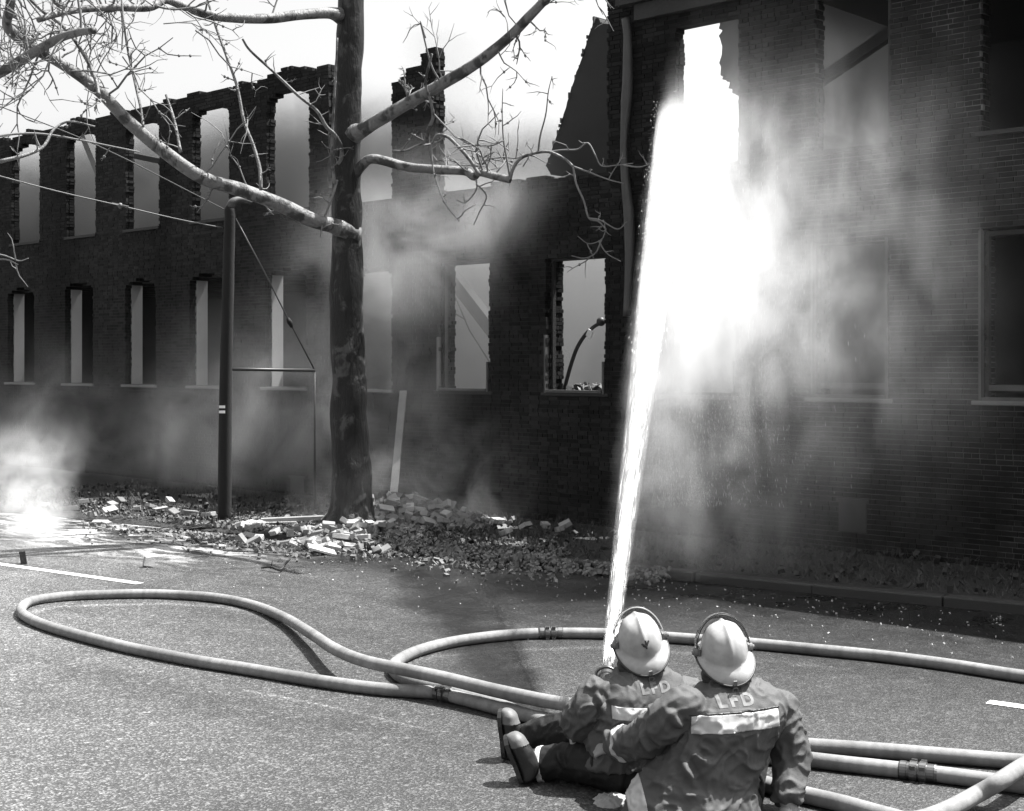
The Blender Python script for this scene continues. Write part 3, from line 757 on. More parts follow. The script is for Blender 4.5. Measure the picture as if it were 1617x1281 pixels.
q.tube(crom([a, (a+b_)/2+Vector((0, 0, .02)), b_, (b_+c)/2, c], 4), lerpl([.01, .014, .009], 17), 6); q.tube([(a+b_)/2, (a+b_)/2+Vector((.02, 0, .09))], .005, 5)
tag(q.obj('fallen_twig', M['char'], None, True), 'broken dark twig lying on the road before the strewn bricks', 'twig')
q = MB(); q.tube(crom([gnd(298, 842, .16), gnd(308, 852, .14), gnd(318, 860, .06)], 5), .014, 6); tag(q.obj('fallen_twig', M['char'], None, True), 'broken dark twig hanging over the kerb below the pole', 'twig')
q = MB(); a = gnd(493, 887, .03); q.box((-.16, -.07, -.012), (.16, .07, .012), 0, Matrix.Translation(gnd(508, 868, .06)) @ Euler((.25, .3, .4)).to_matrix().to_4x4())
tag(q.obj('slate', M['white']), 'bright broken slate lying flat at the left end of the mound', 'slate')

# ------------------------------------------------------------------ fire hoses
HR = .041
def hose_path(px, lift=None):
    """pixels on the hose's centre line -> points at hose-centre height; lift: {index: extra height}"""
    out_ = []
    for i, (x, y) in enumerate(px):
        z = HR+(lift or {}).get(i, 0); out_.append(gnd(x, y, z))
    return crom(out_, 7)
def hose_mesh(pts, r=HR, n=18):
    acc = 0; q = MB(); q.tube(pts, r, n, jit=.03); me = q.mesh('hose'); uv = me.uv_layers.new(name='UVMap'); N = len(pts); ln = [0]
    for i in range(1, N): ln.append(ln[-1]+(pts[i]-pts[i-1]).length)
    us = np.array(ln)
    for poly in me.polygons:
        for li in poly.loop_indices:
            vi = me.loops[li].vertex_index; uv.data[li].uv = (us[min(vi//n, N-1)]/8.0, (vi % n)/n)
    return me
def coupling(pts, t, parent, L=.19):
    j = min(max(1, int(t*(len(pts)-1))), len(pts)-2); c = pts[j]; d = (pts[j+1]-pts[j-1]).normalized()
    q = MB(); R_ = HR
    prof = [(-.5, 1.04), (-.46, 1.16), (-.3, 1.16), (-.29, 1.08), (-.22, 1.08), (-.21, 1.28), (-.02, 1.28), (-.01, 1.1), (.03, 1.1), (.04, 1.34), (.22, 1.34), (.23, 1.12), (.42, 1.12), (.43, 1.18), (.5, 1.04)]
    q.tube([c+d*(a*L) for a, _ in prof], [R_*b_ for _, b_ in prof], 20)
    sx = d.cross(Vector((0, 0, 1))).normalized(); sz = sx.cross(d)
    for k in range(4):
        an = k*math.pi/2+.6; o_ = sx*math.cos(an)+sz*math.sin(an)
        for a in (-.12, .13): q.bar(c+d*(a*L)-d*.014+o_*R_*1.36, c+d*(a*L)+d*.014+o_*R_*1.36, .02, .016)
    o = q.obj('coupling', M['coupling'], None, False); return child(o, parent)
def hose(px, lab, couplings=(), lift=None, pts=None):
    pts = pts or hose_path(px, lift); e = tag(empty('fire_hose', (pts[0].x, pts[0].y, 0)), lab, 'fire hose', 'fire hoses on the road')
    o = child(link('jacket', hose_mesh(pts), M['hose'], None, True), e)
    for t_ in couplings: coupling(pts, t_, e)
    return pts
NOZ = at(958, 1072, 7.32)
pa = [(692, 1094), (600, 1088), (500, 1075), (400, 1058), (300, 1042), (200, 1022), (120, 1002), (62, 984), (34, 967), (45, 951), (90, 943), (160, 939), (250, 938), (340, 944), (400, 956), (450, 976), (490, 1000), (530, 1026), (575, 1044), (640, 1058), (710, 1073), (780, 1090), (850, 1105), (905, 1114)]
lift = {15: .02, 16: .06, 17: .11, 18: .13, 19: .12, 20: .11, 21: .10, 22: .10, 23: .10}
# the lifted part is drawn where it is seen, so its ground point lies nearer
pl = hose_path(pa, lift); pl = pl[:-1]+[pl[-1]]
tail = crom([pl[-1], pl[-1]+Vector((.12, .03, .03)), NOZ+Vector((.02, -.28, -.16)), NOZ+Vector((0, -.12, -.07)), NOZ], 6)
ptsA = pl+tail[1:]
hose(None, 'hose making the large loop at the far left and running up to the nozzle', (), pts=ptsA)
pb = [(692, 1094), (740, 1106), (790, 1119), (850, 1134), (900, 1141), (980, 1150), (1080, 1160), (1180, 1168), (1258, 1176), (1330, 1181), (1400, 1186), (1500, 1194), (1560, 1199), (1640, 1205), (1800, 1216), (2300, 1262), (3200, 1360)]
pp = hose(pb, 'hose running behind the seated pair, topmost of the three at the right', (.004,))
pc = [(3200, 1235), (2400, 1165), (1860, 1100), (1740, 1083), (1617, 1068), (1500, 1050), (1400, 1037), (1300, 1027), (1195, 1017), (1060, 1007), (960, 1001), (869, 1000), (800, 1003), (720, 1013), (660, 1028), (628, 1044), (622, 1058), (642, 1073), (690, 1086), (745, 1100), (800, 1118), (860, 1140), (920, 1160), (1000, 1178), (1100, 1188), (1200, 1194), (1260, 1198), (1340, 1207), (1450, 1219), (1560, 1233), (1640, 1244), (1780, 1262), (2300, 1310), (3200, 1420)]
hose(pc, 'hose making the middle loop and passing under the far hose, coupled beside a seated leg', (11/33., 28/33.))
pd = [(1090, 1208), (1150, 1222), (1200, 1236), (1262, 1253), (1330, 1269), (1400, 1288), (1440, 1296), (1490, 1282), (1540, 1256), (1580, 1233), (1617, 1209), (1680, 1168), (1800, 1140), (2200, 1180), (3000, 1280)]
hose(pd, 'hose bending back toward the right corner and crossing over two others', (), {8: .02, 9: .085, 10: .095, 11: .09, 12: .02})

# ------------------------------------------------------------------ people
def loft(mb, secs, r, f, n=36, pw=2.5):
    """ellipse-like sections (centre, half width, half depth) stacked into a closed trunk"""
    cs = crom([Vector((*c, )) for c, a, b_ in secs], 5); A = lerpl([a for c, a, b_ in secs], len(cs)); B = lerpl([b_ for c, a, b_ in secs], len(cs))
    v = []
    for c, a, b_ in zip(cs, A, B):
        for k in range(n):
            th = 2*math.pi*k/n; cx, sx = math.cos(th), math.sin(th)
            v.append(c+r*(a*math.copysign(abs(cx)**(2/pw), cx))+f*(b_*math.copysign(abs(sx)**(2/pw), sx)))
    N = len(cs); fs = [(i*n+k, i*n+(k+1) % n, (i+1)*n+(k+1) % n, (i+1)*n+k) for i in range(N-1) for k in range(n)]
    fs += [tuple(range(n-1, -1, -1)), tuple((N-1)*n+k for k in range(n))]
    mb.add(v, fs)
def vox(mb, size, it=6, name='tmp'):
    me = mb.mesh(name)
    bm = bmesh.new(); bm.from_mesh(me); bmesh.ops.recalc_face_normals(bm, faces=bm.faces); bm.to_mesh(me); bm.free()
    o = bpy.data.objects.new(name, me); COL.objects.link(o)
    md = o.modifiers.new('r', 'REMESH'); md.mode = 'VOXEL'; md.voxel_size = size
    if it: sm = o.modifiers.new('s', 'SMOOTH'); sm.factor = .5; sm.iterations = it
    dg = bpy.context.evaluated_depsgraph_get(); r = bpy.data.meshes.new_from_object(o.evaluated_get(dg))
    bpy.data.objects.remove(o); r.name = name; return r
def displace(me, fn):
    n = [v.normal.copy() for v in me.vertices]
    for v, nn in zip(me.vertices, n): v.co += nn*fn(v.co, nn)
    me.update()
def ridg(p): return 1-2*abs(noise.noise(p))
def crisp(p): return max(0, 1-3.2*abs(noise.noise(p)))**1.4
def folds(creases, amp=.011, sc=1.0, seed=0.0, calm=None):
    """cloth relief: drifting wrinkles plus listed creases ((p, q, width, depth))"""
    def fn(p, n):
        w_ = Vector((noise.noise(p*4+Vector((seed, 0, 0))), noise.noise(p*4+Vector((0, seed+9, 0))), noise.noise(p*4)))*.07
        q = p+w_
        d = amp*.62*ridg(Vector((q.x*6+q.z*3.2, q.y*6, q.z*3.4-q.x*2.4))*sc+Vector((seed, 0, 0)))+amp*.70*crisp(Vector((q.x*13-q.z*8, q.y*13, q.z*9+q.x*6))*sc)+amp*.45*crisp(Vector((q.x*7+q.z*11, q.y*8, q.z*8-q.x*9))*sc+Vector((0, seed, 4)))+amp*.16*noise.noise(p*34)
        if calm is not None:
            e_ = p-calm; d *= 1-.85*math.exp(-((e_.x/.20)**2+((e_.z+.03)/.085)**2))
        for (a, b_, wd, dp) in creases:
            ab = b_-a; t_ = max(0, min(1, (p-a).dot(ab)/ab.length_squared)); e = (p-(a+ab*t_)).length/wd
            if e < 3: d += 1.7*dp*(1.6*math.exp(-e*e)-.8*math.exp(-((e-1.5)/.8)**2))*math.sin(math.pi*min(1, max(.12, t_)))
        return d
    return fn
def cut(me, planes, ok=lambda c, n: True, off=.004, name='stripe'):
    """piece of a surface between planes (point, normal): keeps the positive side of each, lifted off by `off`"""
    bm = bmesh.new(); bm.from_mesh(me)
    for p, n in planes:
        bmesh.ops.bisect_plane(bm, geom=list(bm.verts)+list(bm.edges)+list(bm.faces), plane_co=p, plane_no=n, clear_inner=True)
    bm.normal_update(); kill = [f for f in bm.faces if not ok(f.calc_center_median(), f.normal)]
    bmesh.ops.delete(bm, geom=kill, context='FACES')
    seen = set(); best = []                                            # keep the largest connected piece
    for f0 in bm.faces:
        if f0 in seen: continue
        isl = [f0]; seen.add(f0)
        for g_ in isl:
            for e_ in g_.edges:
                for h_ in e_.link_faces:
                    if h_ not in seen: seen.add(h_); isl.append(h_)
        if sum(g_.calc_area() for g_ in isl) > sum(g_.calc_area() for g_ in best): best = isl
    best = set(best); bmesh.ops.delete(bm, geom=[f0 for f0 in bm.faces if f0 not in best], context='FACES'); bm.normal_update()
    nn = [(v, v.normal.copy()) for v in bm.verts]
    for v, n in nn: v.co += n*off
    r = bmesh.ops.extrude_face_region(bm, geom=list(bm.faces))
    for v in [g for g in r['geom'] if isinstance(g, bmesh.types.BMVert)]: v.co -= v.normal*0
    for v, n in nn:
        if v.is_valid: v.co -= n*(off+.004)
    bmesh.ops.recalc_face_normals(bm, faces=bm.faces)
    o = bpy.data.meshes.new(name); bm.to_mesh(o); bm.free(); return o
def ringband(me, c, ax, hw, rad, name, off=.004):
    ax = ax.normalized()
    return cut(me, [(c-ax*hw, ax), (c+ax*hw, -ax)], lambda q, n: (q-c).length < rad, off, name)
def lettering(text, me, c, rt, up, size, root, mat, lift=.003, out=None):
    """flat print: glyph outlines laid on the cloth along `out`"""
    cu = bpy.data.curves.new('lettering', 'FONT'); cu.body = text; cu.size = size; cu.align_x = 'CENTER'; cu.align_y = 'CENTER'; cu.space_character = 1.45; cu.offset = .004
    o = bpy.data.objects.new('t', cu); COL.objects.link(o); dg = bpy.context.evaluated_depsgraph_get()
    m2 = bpy.data.meshes.new_from_object(o.evaluated_get(dg)); bpy.data.objects.remove(o)
    bm = bmesh.new(); bm.from_mesh(m2); bmesh.ops.triangulate(bm, faces=bm.faces); 
    for _ in range(4): bmesh.ops.subdivide_edges(bm, edges=[e for e in bm.edges if e.calc_length() > .006], cuts=1, use_grid_fill=True)
    bmesh.ops.triangulate(bm, faces=bm.faces)
    tree_ = BVHTree.FromPolygons([v.co for v in me.vertices], [p.vertices for p in me.polygons])
    for v in bm.verts:
        p = c+rt*v.co.x+up*v.co.y+out*.6; h = tree_.ray_cast(p, -out)
        if h[0] is not None: v.co = h[0]+h[1]*lift
        else: v.co = c+rt*v.co.x+up*v.co.y
    bm.to_mesh(m2); bm.free(); m2.name = 'lettering'
    return child(link('lettering', m2, mat), root)
def hand(wrist, d, nrm, side, curl, L=.18, mir=1):
    """glove: palm, four unequal fingers, thumb. d: wrist->knuckles, nrm: back of the hand, side: towards the thumb"""
    d = d.normalized(); nrm = (nrm-d*nrm.dot(d)).normalized(); side = d.cross(nrm)*mir; q = MB()
    q.ell(wrist+d*L*.30, (side*.045, d*L*.33, nrm*.022), 14, 9); q.tube([wrist-d*.03, wrist+d*.05], [.034, .036], 12)
    for k, (o_, l) in enumerate(((.032, .40), (.011, .45), (-.011, .42), (-.031, .33))):
        p = wrist+d*L*.52+side*o_; pts = [wrist+d*L*.3+side*o_*.8, p]; a = curl*.35
        for s_ in (.42, .33, .25):
            dd = d*math.cos(a)-nrm*math.sin(a); p = p+dd*L*l*s_; pts.append(p); a += curl*(.75+.08*k)
        q.tube(pts, [.013, .0125, .0115, .0105, .009], 9); q.ell(pts[-1], (side*.0095, d*.0095, nrm*.0095), 8, 6)
    p = wrist+d*L*.16+side*.034; dd = (d*.75+side*.65-nrm*.25).normalized(); pts = [wrist+d*L*.1+side*.015, p]
    for s_, b_ in ((.22, 0), (.17, .5)):
        dd = (dd-nrm*b_*curl*.7-side*b_*.4*curl).normalized(); p = p+dd*L*s_*1.3; pts.append(p)
    q.tube(pts, [.018, .0165, .0135, .011], 9); q.ell(pts[-1], (side*.011, d*.011, nrm*.011), 8, 6)
    return vox(q, .0045, 3, 'glove')
def helmet(c, fwd, pitch, roll, root, lab=None, visor=0, mark=False, k=1.0):
    """composite fire helmet: ridged dome, brim long at the back, black edging, visor on side knobs"""
    yaw = math.atan2(-fwd.x, fwd.y)
    Mx = Matrix.Translation(c) @ Matrix.Rotation(yaw, 4, 'Z') @ Matrix.Rotation(pitch, 4, 'X') @ Matrix.Rotation(roll, 4, 'Y') @ Matrix.Scale(k, 4)
    q = MB(); n = 72; rings = []
    def bw_(th):                                                       # base radius, brim reach, brim drop
        s_, c_ = math.sin(th), math.cos(th)                            # c_>0 right, s_>0 front
        b_ = Vector((.108*c_, (.128 if s_ > 0 else .142)*s_, 0)); re = .020+.030*max(0, -s_)**1.5+.022*max(0, s_)**3
        dr = .006+.052*max(0, -s_)**1.6; return b_, re, dr
    def dome(th, t_):                                                  # t_: 0 base .. 1 crown
        b_, re, dr = bw_(th); rho = math.cos(t_*math.pi/2)**.82; z = .150*math.sin(t_*math.pi/2)**.95
        p = Vector((b_.x*rho, b_.y*rho, z)); 
        ln = Vector((b_.x, b_.y, 0)).normalized(); rid = math.exp(-(p.x/.011)**2)*.0085*min(1, t_*3.0)*(1 if abs(math.sin(th)) > .2 or t_ > .7 else .2)
        rid2 = (math.exp(-((abs(p.x)-.062)/.012)**2)*.003)*min(1, t_*3)*min(1, (1-t_)*4)
        return p+(ln*(1-t_)+Vector((0, 0, t_+.25)))*(rid+rid2)
    T_ = [0, .05, .1, .17, .25, .34, .44, .54, .64, .74, .83, .91, .97]
    for j in range(-5, len(T_)):
        rg = []
        for i in range(n):
            th = 2*math.pi*i/n; b_, re, dr = bw_(th); o_ = Vector((b_.x, b_.y, 0)).normalized()
            if j == -5: p = b_*.93+Vector((0, 0, .035))
            elif j == -4: p = b_*.97+Vector((0, 0, -.004-dr*.25))
            elif j == -3: p = b_+o_*re+Vector((0, 0, -dr-.006))
            elif j == -2: p = b_+o_*(re+.002)+Vector((0, 0, -dr))
            elif j == -1: p = b_+o_*re*.35+Vector((0, 0, -dr*.28+.003))
            else: p = dome(th, T_[j])
            rg.append(p)
        rings.append(rg)
    v = [Mx @ p for rg in rings for p in rg]; N = len(rings)
    fs = [(i*n+k2, i*n+(k2+1) % n, (i+1)*n+(k2+1) % n, (i+1)*n+k2) for i in range(N-1) for k2 in range(n)]
    top = dome(0, .999); v.append(Mx @ Vector((0, 0, .1585))); fs += [((N-1)*n+k2, (N-1)*n+(k2+1) % n, N*n) for k2 in range(n)]
    v.append(Mx @ Vector((0, 0, .06))); fs += [((k2+1) % n, k2, N*n+1) for k2 in range(n)]
    q.add(v, fs); h = child(q.obj('helmet', M['helmet'], None, True), root)
    q = MB(); e = [Mx @ (bw_(2*math.pi*i/n)[0]+Vector((*bw_(2*math.pi*i/n)[0].xy, 0)).normalized()*(bw_(2*math.pi*i/n)[1]+.003)+Vector((0, 0, -bw_(2*math.pi*i/n)[2]-.004))) for i in range(n+1)]
    q.tube(e, .0052*k, 8); child(q.obj('brim_edging', M['black'], None, True), h)
    # band over the dome carrying the visor, knobs
    q = MB(); arc = []; tilt = .28 if visor else .42
    for i in range(25):
        a = math.pi*i/24; arc.append(Mx @ Vector((.124*math.cos(a), .010+math.sin(a)*.162*math.sin(tilt), .012+.161*math.sin(a)*math.cos(tilt))))
    q.tube(arc, .0028*k, 6); child(q.obj('visor_band', M['black' if visor else 'clear_edge'], None, True), h)
    for sg in (-1, 1):
        q = MB(); q.tube([Mx @ Vector((sg*a, .012, .010)) for a in (.104, .118, .119, .138, .139, .147)], [x*k for x in (.012, .012, .018, .018, .011, .009)], 14); q.box((sg*.116-.004, -.010, -.016), (sg*.116+.004, .030, .034), 0, Mx)
        child(q.obj('visor_knob', M['sill'], None, False), h)
    q = MB(); A = 20; v = []; nb2 = 6                                  # visor: raised clear shield ahead of the band
    for j in range(nb2+1):
        an = (.30+j/nb2*.75)+(0 if visor else .35)
        for i in range(A+1):
            a = math.pi*i/A; v.append(Mx @ Vector((.128*math.cos(a), .010+math.sin(a)*.168*math.sin(an), .012+.166*math.sin(a)*math.cos(an))))
    q.add(v, [(j*(A+1)+i, j*(A+1)+i+1, (j+1)*(A+1)+i+1, (j+1)*(A+1)+i) for j in range(nb2) for i in range(A)])
    o = q.obj('visor', M['visor'], None, True); md = o.modifiers.new('t', 'SOLIDIFY'); md.thickness = .0025; child(o, h)
    # strap with a ring at the back
    b_, re, dr = bw_(-math.pi/2); bk = Vector((0, b_.y-re, -dr))
    q = MB(); q.box((-.008, bk.y-.006, bk.z-.016), (.008, bk.y+.001, bk.z+.022), 0, Mx)
    rg = [Mx @ (bk+Vector((.012*math.cos(a), -.004, -.024+.013*math.sin(a)))) for a in [2*math.pi*i/14 for i in range(15)]]
    q.tube(rg, .0026*k, 6); child(q.obj('strap_ring', M['sill'], None, False), h)
    if mark:                                                           # dark forked mark on the back of the shell
        me = h.data; tr = BVHTree.FromPolygons([x.co for x in me.vertices], [p.vertices for p in me.polygons]); q = MB()
        bk_ = (Mx.to_3x3() @ Vector((0, -1, .35))).normalized(); rt_ = (Mx.to_3x3() @ Vector((1, 0, 0))).normalized(); up_ = rt_.cross(bk_)*-1
        if up_.z < 0: up_ = -up_
        c0_ = Mx @ Vector((.004, -.09, .058))
        for (a, b_) in (((0, -.020), (.002, .012)), ((.0, -.006), (-.020, .006)), ((.0, -.008), (.017, .016)), ((.001, -.012), (-.015, -.003)), ((.002, 0), (.0, .021))):
            pts = []
            for i in range(7):
                t_ = i/6; p = c0_+rt_*(a[0]+(b_[0]-a[0])*t_)+up_*(a[1]+(b_[1]-a[1])*t_); hh = tr.ray_cast(p+bk_*.3, -bk_)
                if hh[0]: pts.append(hh[0]+hh[1]*.0005)
            if len(pts) > 2: q.tube(pts, .0052, 6)
        child(q.obj('emblem', M['black'], None, False), h)
    return h
def body(secs, r, f, arms, legs, head, name_root):
    """the continuous figure inside the clothes"""
    q = MB(); loft(q, [(c, a*.8, b_*.8) for c, a, b_ in secs], r, f, 24)
    for a in arms: q.tube(crom(a, 4), lerpl([.065, .055, .05, .042, .034], 4*(len(a)-1)+1), 10); q.ell(a[-1]+(a[-1]-a[-2]).normalized()*.05, (r*.035, f*.05, Vector((0, 0, .03))), 8, 6)
    for l in legs: q.tube(crom(l, 4), lerpl([.085, .08, .065, .058, .045], 4*(len(l)-1)+1), 12); q.ell(l[-1], (r*.04, f*.05, Vector((0, 0, .04))), 8, 6)
    hd, ff, uu = head; rr_ = ff.cross(uu).normalized()
    q.tube([secs[-1][0]-Vector((0, 0, .08)), hd-uu*.05], [.062, .058], 14); q.ell(hd, (rr_*.076, ff*.098, uu*.115), 18, 12); q.ell(hd+ff*.045-uu*.055, (rr_*.055, ff*.055, uu*.055), 12, 9)
    q.ell(hd+ff*.105-uu*.01, (rr_*.013, ff*.022, uu*.022), 8, 6); q.ell(hd+ff*.094-uu*.055, (rr_*.026, ff*.010, uu*.008), 8, 6)
    for sg in (-1, 1): q.ell(hd+rr_*sg*.078-ff*.005, (rr_*.010, ff*.022, uu*.032), 8, 6)
    return child(link('body', vox(q, .011, 4, 'body'), M['skin'], None, True), name_root)
def boot(ankle, knee, heel, toe, lat, root):
    ankle, knee, heel, toe = map(Vector, (ankle, knee, heel, toe)); up = (knee-ankle).normalized(); q = MB()
    ax = (toe-heel).normalized(); sole_n = (ax.cross(lat)).normalized()
    if sole_n.dot(up) < 0: sole_n = -sole_n
    q.tube(crom([ankle+up*.20, ankle+up*.1, ankle+up*.02, ankle-up*.03, heel+ax*.05+sole_n*.045], 4), lerpl([.073, .070, .062, .058, .050], 17), 16)
    L = (toe-heel).length; cs = []
    for t_, hw, hh in ((.0, .036, .03), (.1, .042, .045), (.3, .042, .052), (.5, .046, .05), (.7, .052, .044), (.87, .048, .038), (.97, .032, .028), (1.0, .018, .018)):
        cs.append((heel+ax*L*t_+sole_n*(hh+.012), hw, hh))
    loft(q, cs, lat, sole_n, 18, 2.3)
    me = vox(q, .008, 4, 'boot'); displace(me, lambda p, n: .0035*ridg(Vector((p.x*9, p.y*9, p.z*9)))+.002*noise.noise(p*30))
    b_ = child(link('boot', me, M['boot'], None, True), root)
    tc = cut(me, [(heel+ax*L*.74+sole_n*.02, (ax+sole_n*.15).normalized())], off=.004, name='toecap'); child(link('toecap', tc, M['toecap'], None, True), b_)
    q = MB(); v = []; prof = []
    for t_, hw in ((.0, .02), (.04, .036), (.15, .043), (.4, .040), (.7, .055), (.88, .051), (.98, .03), (1.02, .012)): prof.append((t_, hw))
    pl = [(heel+ax*L*t_+lat*hw) for t_, hw in prof]+[(heel+ax*L*t_-lat*hw) for t_, hw in reversed(prof)]; n = len(pl)
    q.add([p-sole_n*.004 for p in pl]+[p+sole_n*.018 for p in pl], [tuple(range(n-1, -1, -1)), tuple(range(n, 2*n))]+[(i, (i+1) % n, (i+1) % n+n, i+n) for i in range(n)])
    child(q.obj('sole', M['black'], None, False), b_)
    q = MB(); rg = [ankle+up*.205+(lat*math.cos(a)+lat.cross(up)*math.sin(a))*.070 for a in [2*math.pi*i/24 for i in range(25)]]; q.tube(rg, .008, 7); child(q.obj('boot_rim', M['toecap'], None, True), b_)
    return b_
def coat(secs, r, f, arms, arad, cre, seed, root, colr, calm, amp=.017):
    q = MB(); loft(q, secs, r, f)
    for a, rad in zip(arms, arad):
        c = crom(a, 6); q.tube(c, lerpl(rad, len(c)), 18); q.ell(a[0], (r*rad[0]*1.05, f*rad[0]*1.0, Vector((0, 0, rad[0]*.9))), 16, 10)
    me = vox(q, .0075, 5, 'coat'); displace(me, folds(cre, amp, 1.0, seed, calm)); 
    o = child(link('coat', me, M['coat'], None, True), root)
    c, hw, hd = colr; q = MB(); rg = []
    for i in range(33):
        a = 2*math.pi*i/32; rg.append(c+r*hw*math.cos(a)+f*hd*math.sin(a)+Vector((0, 0, .012*math.sin(a*3))))
    q.tube(rg, [.024+.006*math.sin(i*1.7) for i in range(33)], 10); child(q.obj('collar', M['collar'], None, True), o)
    return o, me

ZU = Vector((0, 0, 1))
# ---- the person on the right, nearer
rf = Vector((-.34, .94, 0)).normalized(); rr = Vector((rf.y, -rf.x, 0))
pr = tag(empty('person', gnd(1125, 1290)), 'seated person in white helmet and striped coat propped on one straight arm at the right', 'person', 'two people seated on the road')
rs = [(at(1092, 1302, 6.5), .315, .23), (at(1094, 1266, 6.5), .305, .215), (at(1104, 1225, 6.52), .275, .185), (at(1130, 1180, 6.53), .25, .17), (at(1152, 1138, 6.54), .256, .16), (at(1160, 1112, 6.55), .248, .15), (at(1160, 1092, 6.57), .205, .125), (at(1152, 1074, 6.59), .115, .10), (at(1148, 1058, 6.60), .08, .085)]
la_ = [at(1082, 1116, 6.46), at(1052, 1138, 6.44), at(1024, 1162, 6.50), at(996, 1172, 6.64), at(970, 1173, 6.78)]
ra_ = [at(1226, 1118, 6.63), at(1240, 1152, 6.62), at(1249, 1196, 6.60), at(1246, 1232, 6.55), at(1243, 1266, 6.49)]
cre = [(at(1098, 1170, 6.33), at(1140, 1200, 6.32), .018, .014), (at(1140, 1200, 6.32), at(1190, 1168, 6.34), .016, .012), (at(1198, 1150, 6.36), at(1128, 1235, 6.32), .02, .013), (at(1215, 1152, 6.38), at(1190, 1215, 6.34), .015, .011), (at(1070, 1185, 6.35), at(1100, 1250, 6.3), .022, .012), (at(1060, 1130, 6.36), at(1092, 1165, 6.34), .02, .012),
       (at(1230, 1180, 6.52), at(1258, 1170, 6.5), .014, .014), (at(1230, 1205, 6.5), at(1262, 1198, 6.48), .013, .013), (at(1232, 1226, 6.46), at(1262, 1222, 6.46), .012, .011), (at(1012, 1150, 6.42), at(1030, 1190, 6.42), .016, .011), (at(1090, 1128, 6.38), at(1235, 1124, 6.42), .006, -.004)]
ct, cme = coat(rs, rr, rf, [la_, ra_], [[.094, .085, .078, .070, .058], [.092, .084, .077, .070, .062]], cre, 3.0, pr, (at(1148, 1070, 6.60), .10, .10), at(1166, 1107, 6.40))
body(rs, rr, rf, [la_, ra_], [[at(1090, 1262, 6.62), at(1122, 1165, 7.0), at(1110, 1182, 7.3)], [at(1165, 1262, 6.62), at(1190, 1165, 7.05), at(1185, 1180, 7.35)]], (at(1144, 1042, 6.64), (rf+ZU*.2).normalized(), (ZU-rf*.2).normalized()), pr)
q = MB()
for l in ([at(1080, 1262, 6.62), at(1122, 1162, 7.0), at(1110, 1182, 7.3)], [at(1165, 1262, 6.62), at(1190, 1162, 7.05), at(1185, 1180, 7.35)]): q.tube(crom(l, 6), lerpl([.11, .10, .085, .075], 13), 14)
me = vox(q, .012, 5, 'trousers'); displace(me, folds([], .009, 1, 5)); child(link('trousers', me, M['trousers'], None, True), pr)
for a in (1108, 1184): boot(at(a, 1186, 7.33), at(a+8, 1166, 7.05), gnd(a, 1205, 0.0), gnd(a-4, 1178, .02), rr, pr)
s0, s1 = at(1140, 1156, 6.38), at(1140, 1129, 6.38)
tl = Vector((-.03, 0, 1)).normalized()
sm = cut(cme, [(s0, tl), (s1, -tl), (at(1091, 1140, 6.38), Vector((1, 0, 0))), (at(1233, 1140, 6.40), Vector((-1, 0, -.06)))], lambda c, n: n.y < .25, .004, 'reflective_stripe'); child(link('reflective_stripe', sm, M['stripe'], None, True), ct)
sm = cut(cme, [(s1+ZU*.004, tl), (s1+ZU*.0105, -tl), (at(1088, 1140, 6.38), Vector((1, 0, 0))), (at(1236, 1140, 6.40), Vector((-1, 0, -.06)))], lambda c, n: n.y < .25, .002, 'seam'); child(link('seam', sm, M['black'], None, True), ct)
child(link('cuff_stripe', ringband(cme, at(987, 1173, 6.69), la_[-1]-la_[-3], .017, .12, 'cuff_stripe'), M['stripe'], None, True), ct)
lettering('LFD', cme, at(1166, 1106, 6.40), rr, (ZU+rf*.25).normalized(),   .083, ct, M['letter'], .0016, (-rf+ZU*.3).normalized())
# the broad pale band down the coat's left front edge
e0, e1 = at(978, 1196, 6.5), at(994, 1285, 6.5); g0_, g1_ = at(1004, 1196, 6.5), at(1022, 1285, 6.5)
n0 = Vector(((e1-e0).z, 0, -(e1-e0).x)).normalized(); n1_ = Vector(((g1_-g0_).z, 0, -(g1_-g0_).x)).normalized()
if n0.x < 0: n0 = -n0
if n1_.x > 0: n1_ = -n1_
sm = cut(cme, [(e0, n0), (g0_, n1_), (at(990, 1199, 6.5), -ZU)], lambda c, n: n.y < .3, .004, 'coat_edge_band'); child(link('coat_edge_band', sm, M['stripe'], None, True), ct)
hd_ = hand(at(972, 1173, 6.78), Vector((-.75, .35, -.35)), Vector((-.2, -.6, .75)), None, .95, .18, 1); child(link('glove', hd_, M['glove'], None, True), pr)
hd_ = hand(at(1244, 1270, 6.49), Vector((.25, -.35, -.55)), Vector((.1, -.85, .5)), None, .15, .18, 1); child(link('glove', hd_, M['glove'], None, True), pr)
helmet(at(1143, 1031, 6.62), Vector((-.13, .99, 0)), math.radians(17), math.radians(-5), pr, visor=1, k=1.03)

# ---- the person on the left, holding the nozzle
lf = Vector((-.42, .90, 0)).normalized(); lr = Vector((lf.y, -lf.x, 0))
pl_ = tag(empty('person', gnd(985, 1225)), 'seated person aiming the nozzle, dark forked mark on white helmet, legs stretched left', 'person', 'two people seated on the road')
ls = [(at(992, 1200, 6.98), .245, .19), (at(996, 1182, 6.98), .238, .175), (at(1002, 1150, 6.98), .235, .165), (at(1010, 1112, 6.99), .245, .155), (at(1014, 1090, 7.0), .235, .145), (at(1016, 1072, 7.01), .195, .12), (at(1014, 1056, 7.03), .11, .10), (at(1012, 1042, 7.04), .08, .085)]
lla = [at(948, 1098, 6.95), at(930, 1118, 6.93), at(916, 1142, 6.98), at(922, 1140, 7.1), at(948, 1100, 7.26)]
lra = [at(1080, 1096, 7.1), at(1082, 1120, 7.15), at(1078, 1145, 7.24), at(1040, 1130, 7.34), at(985, 1095, 7.38)]
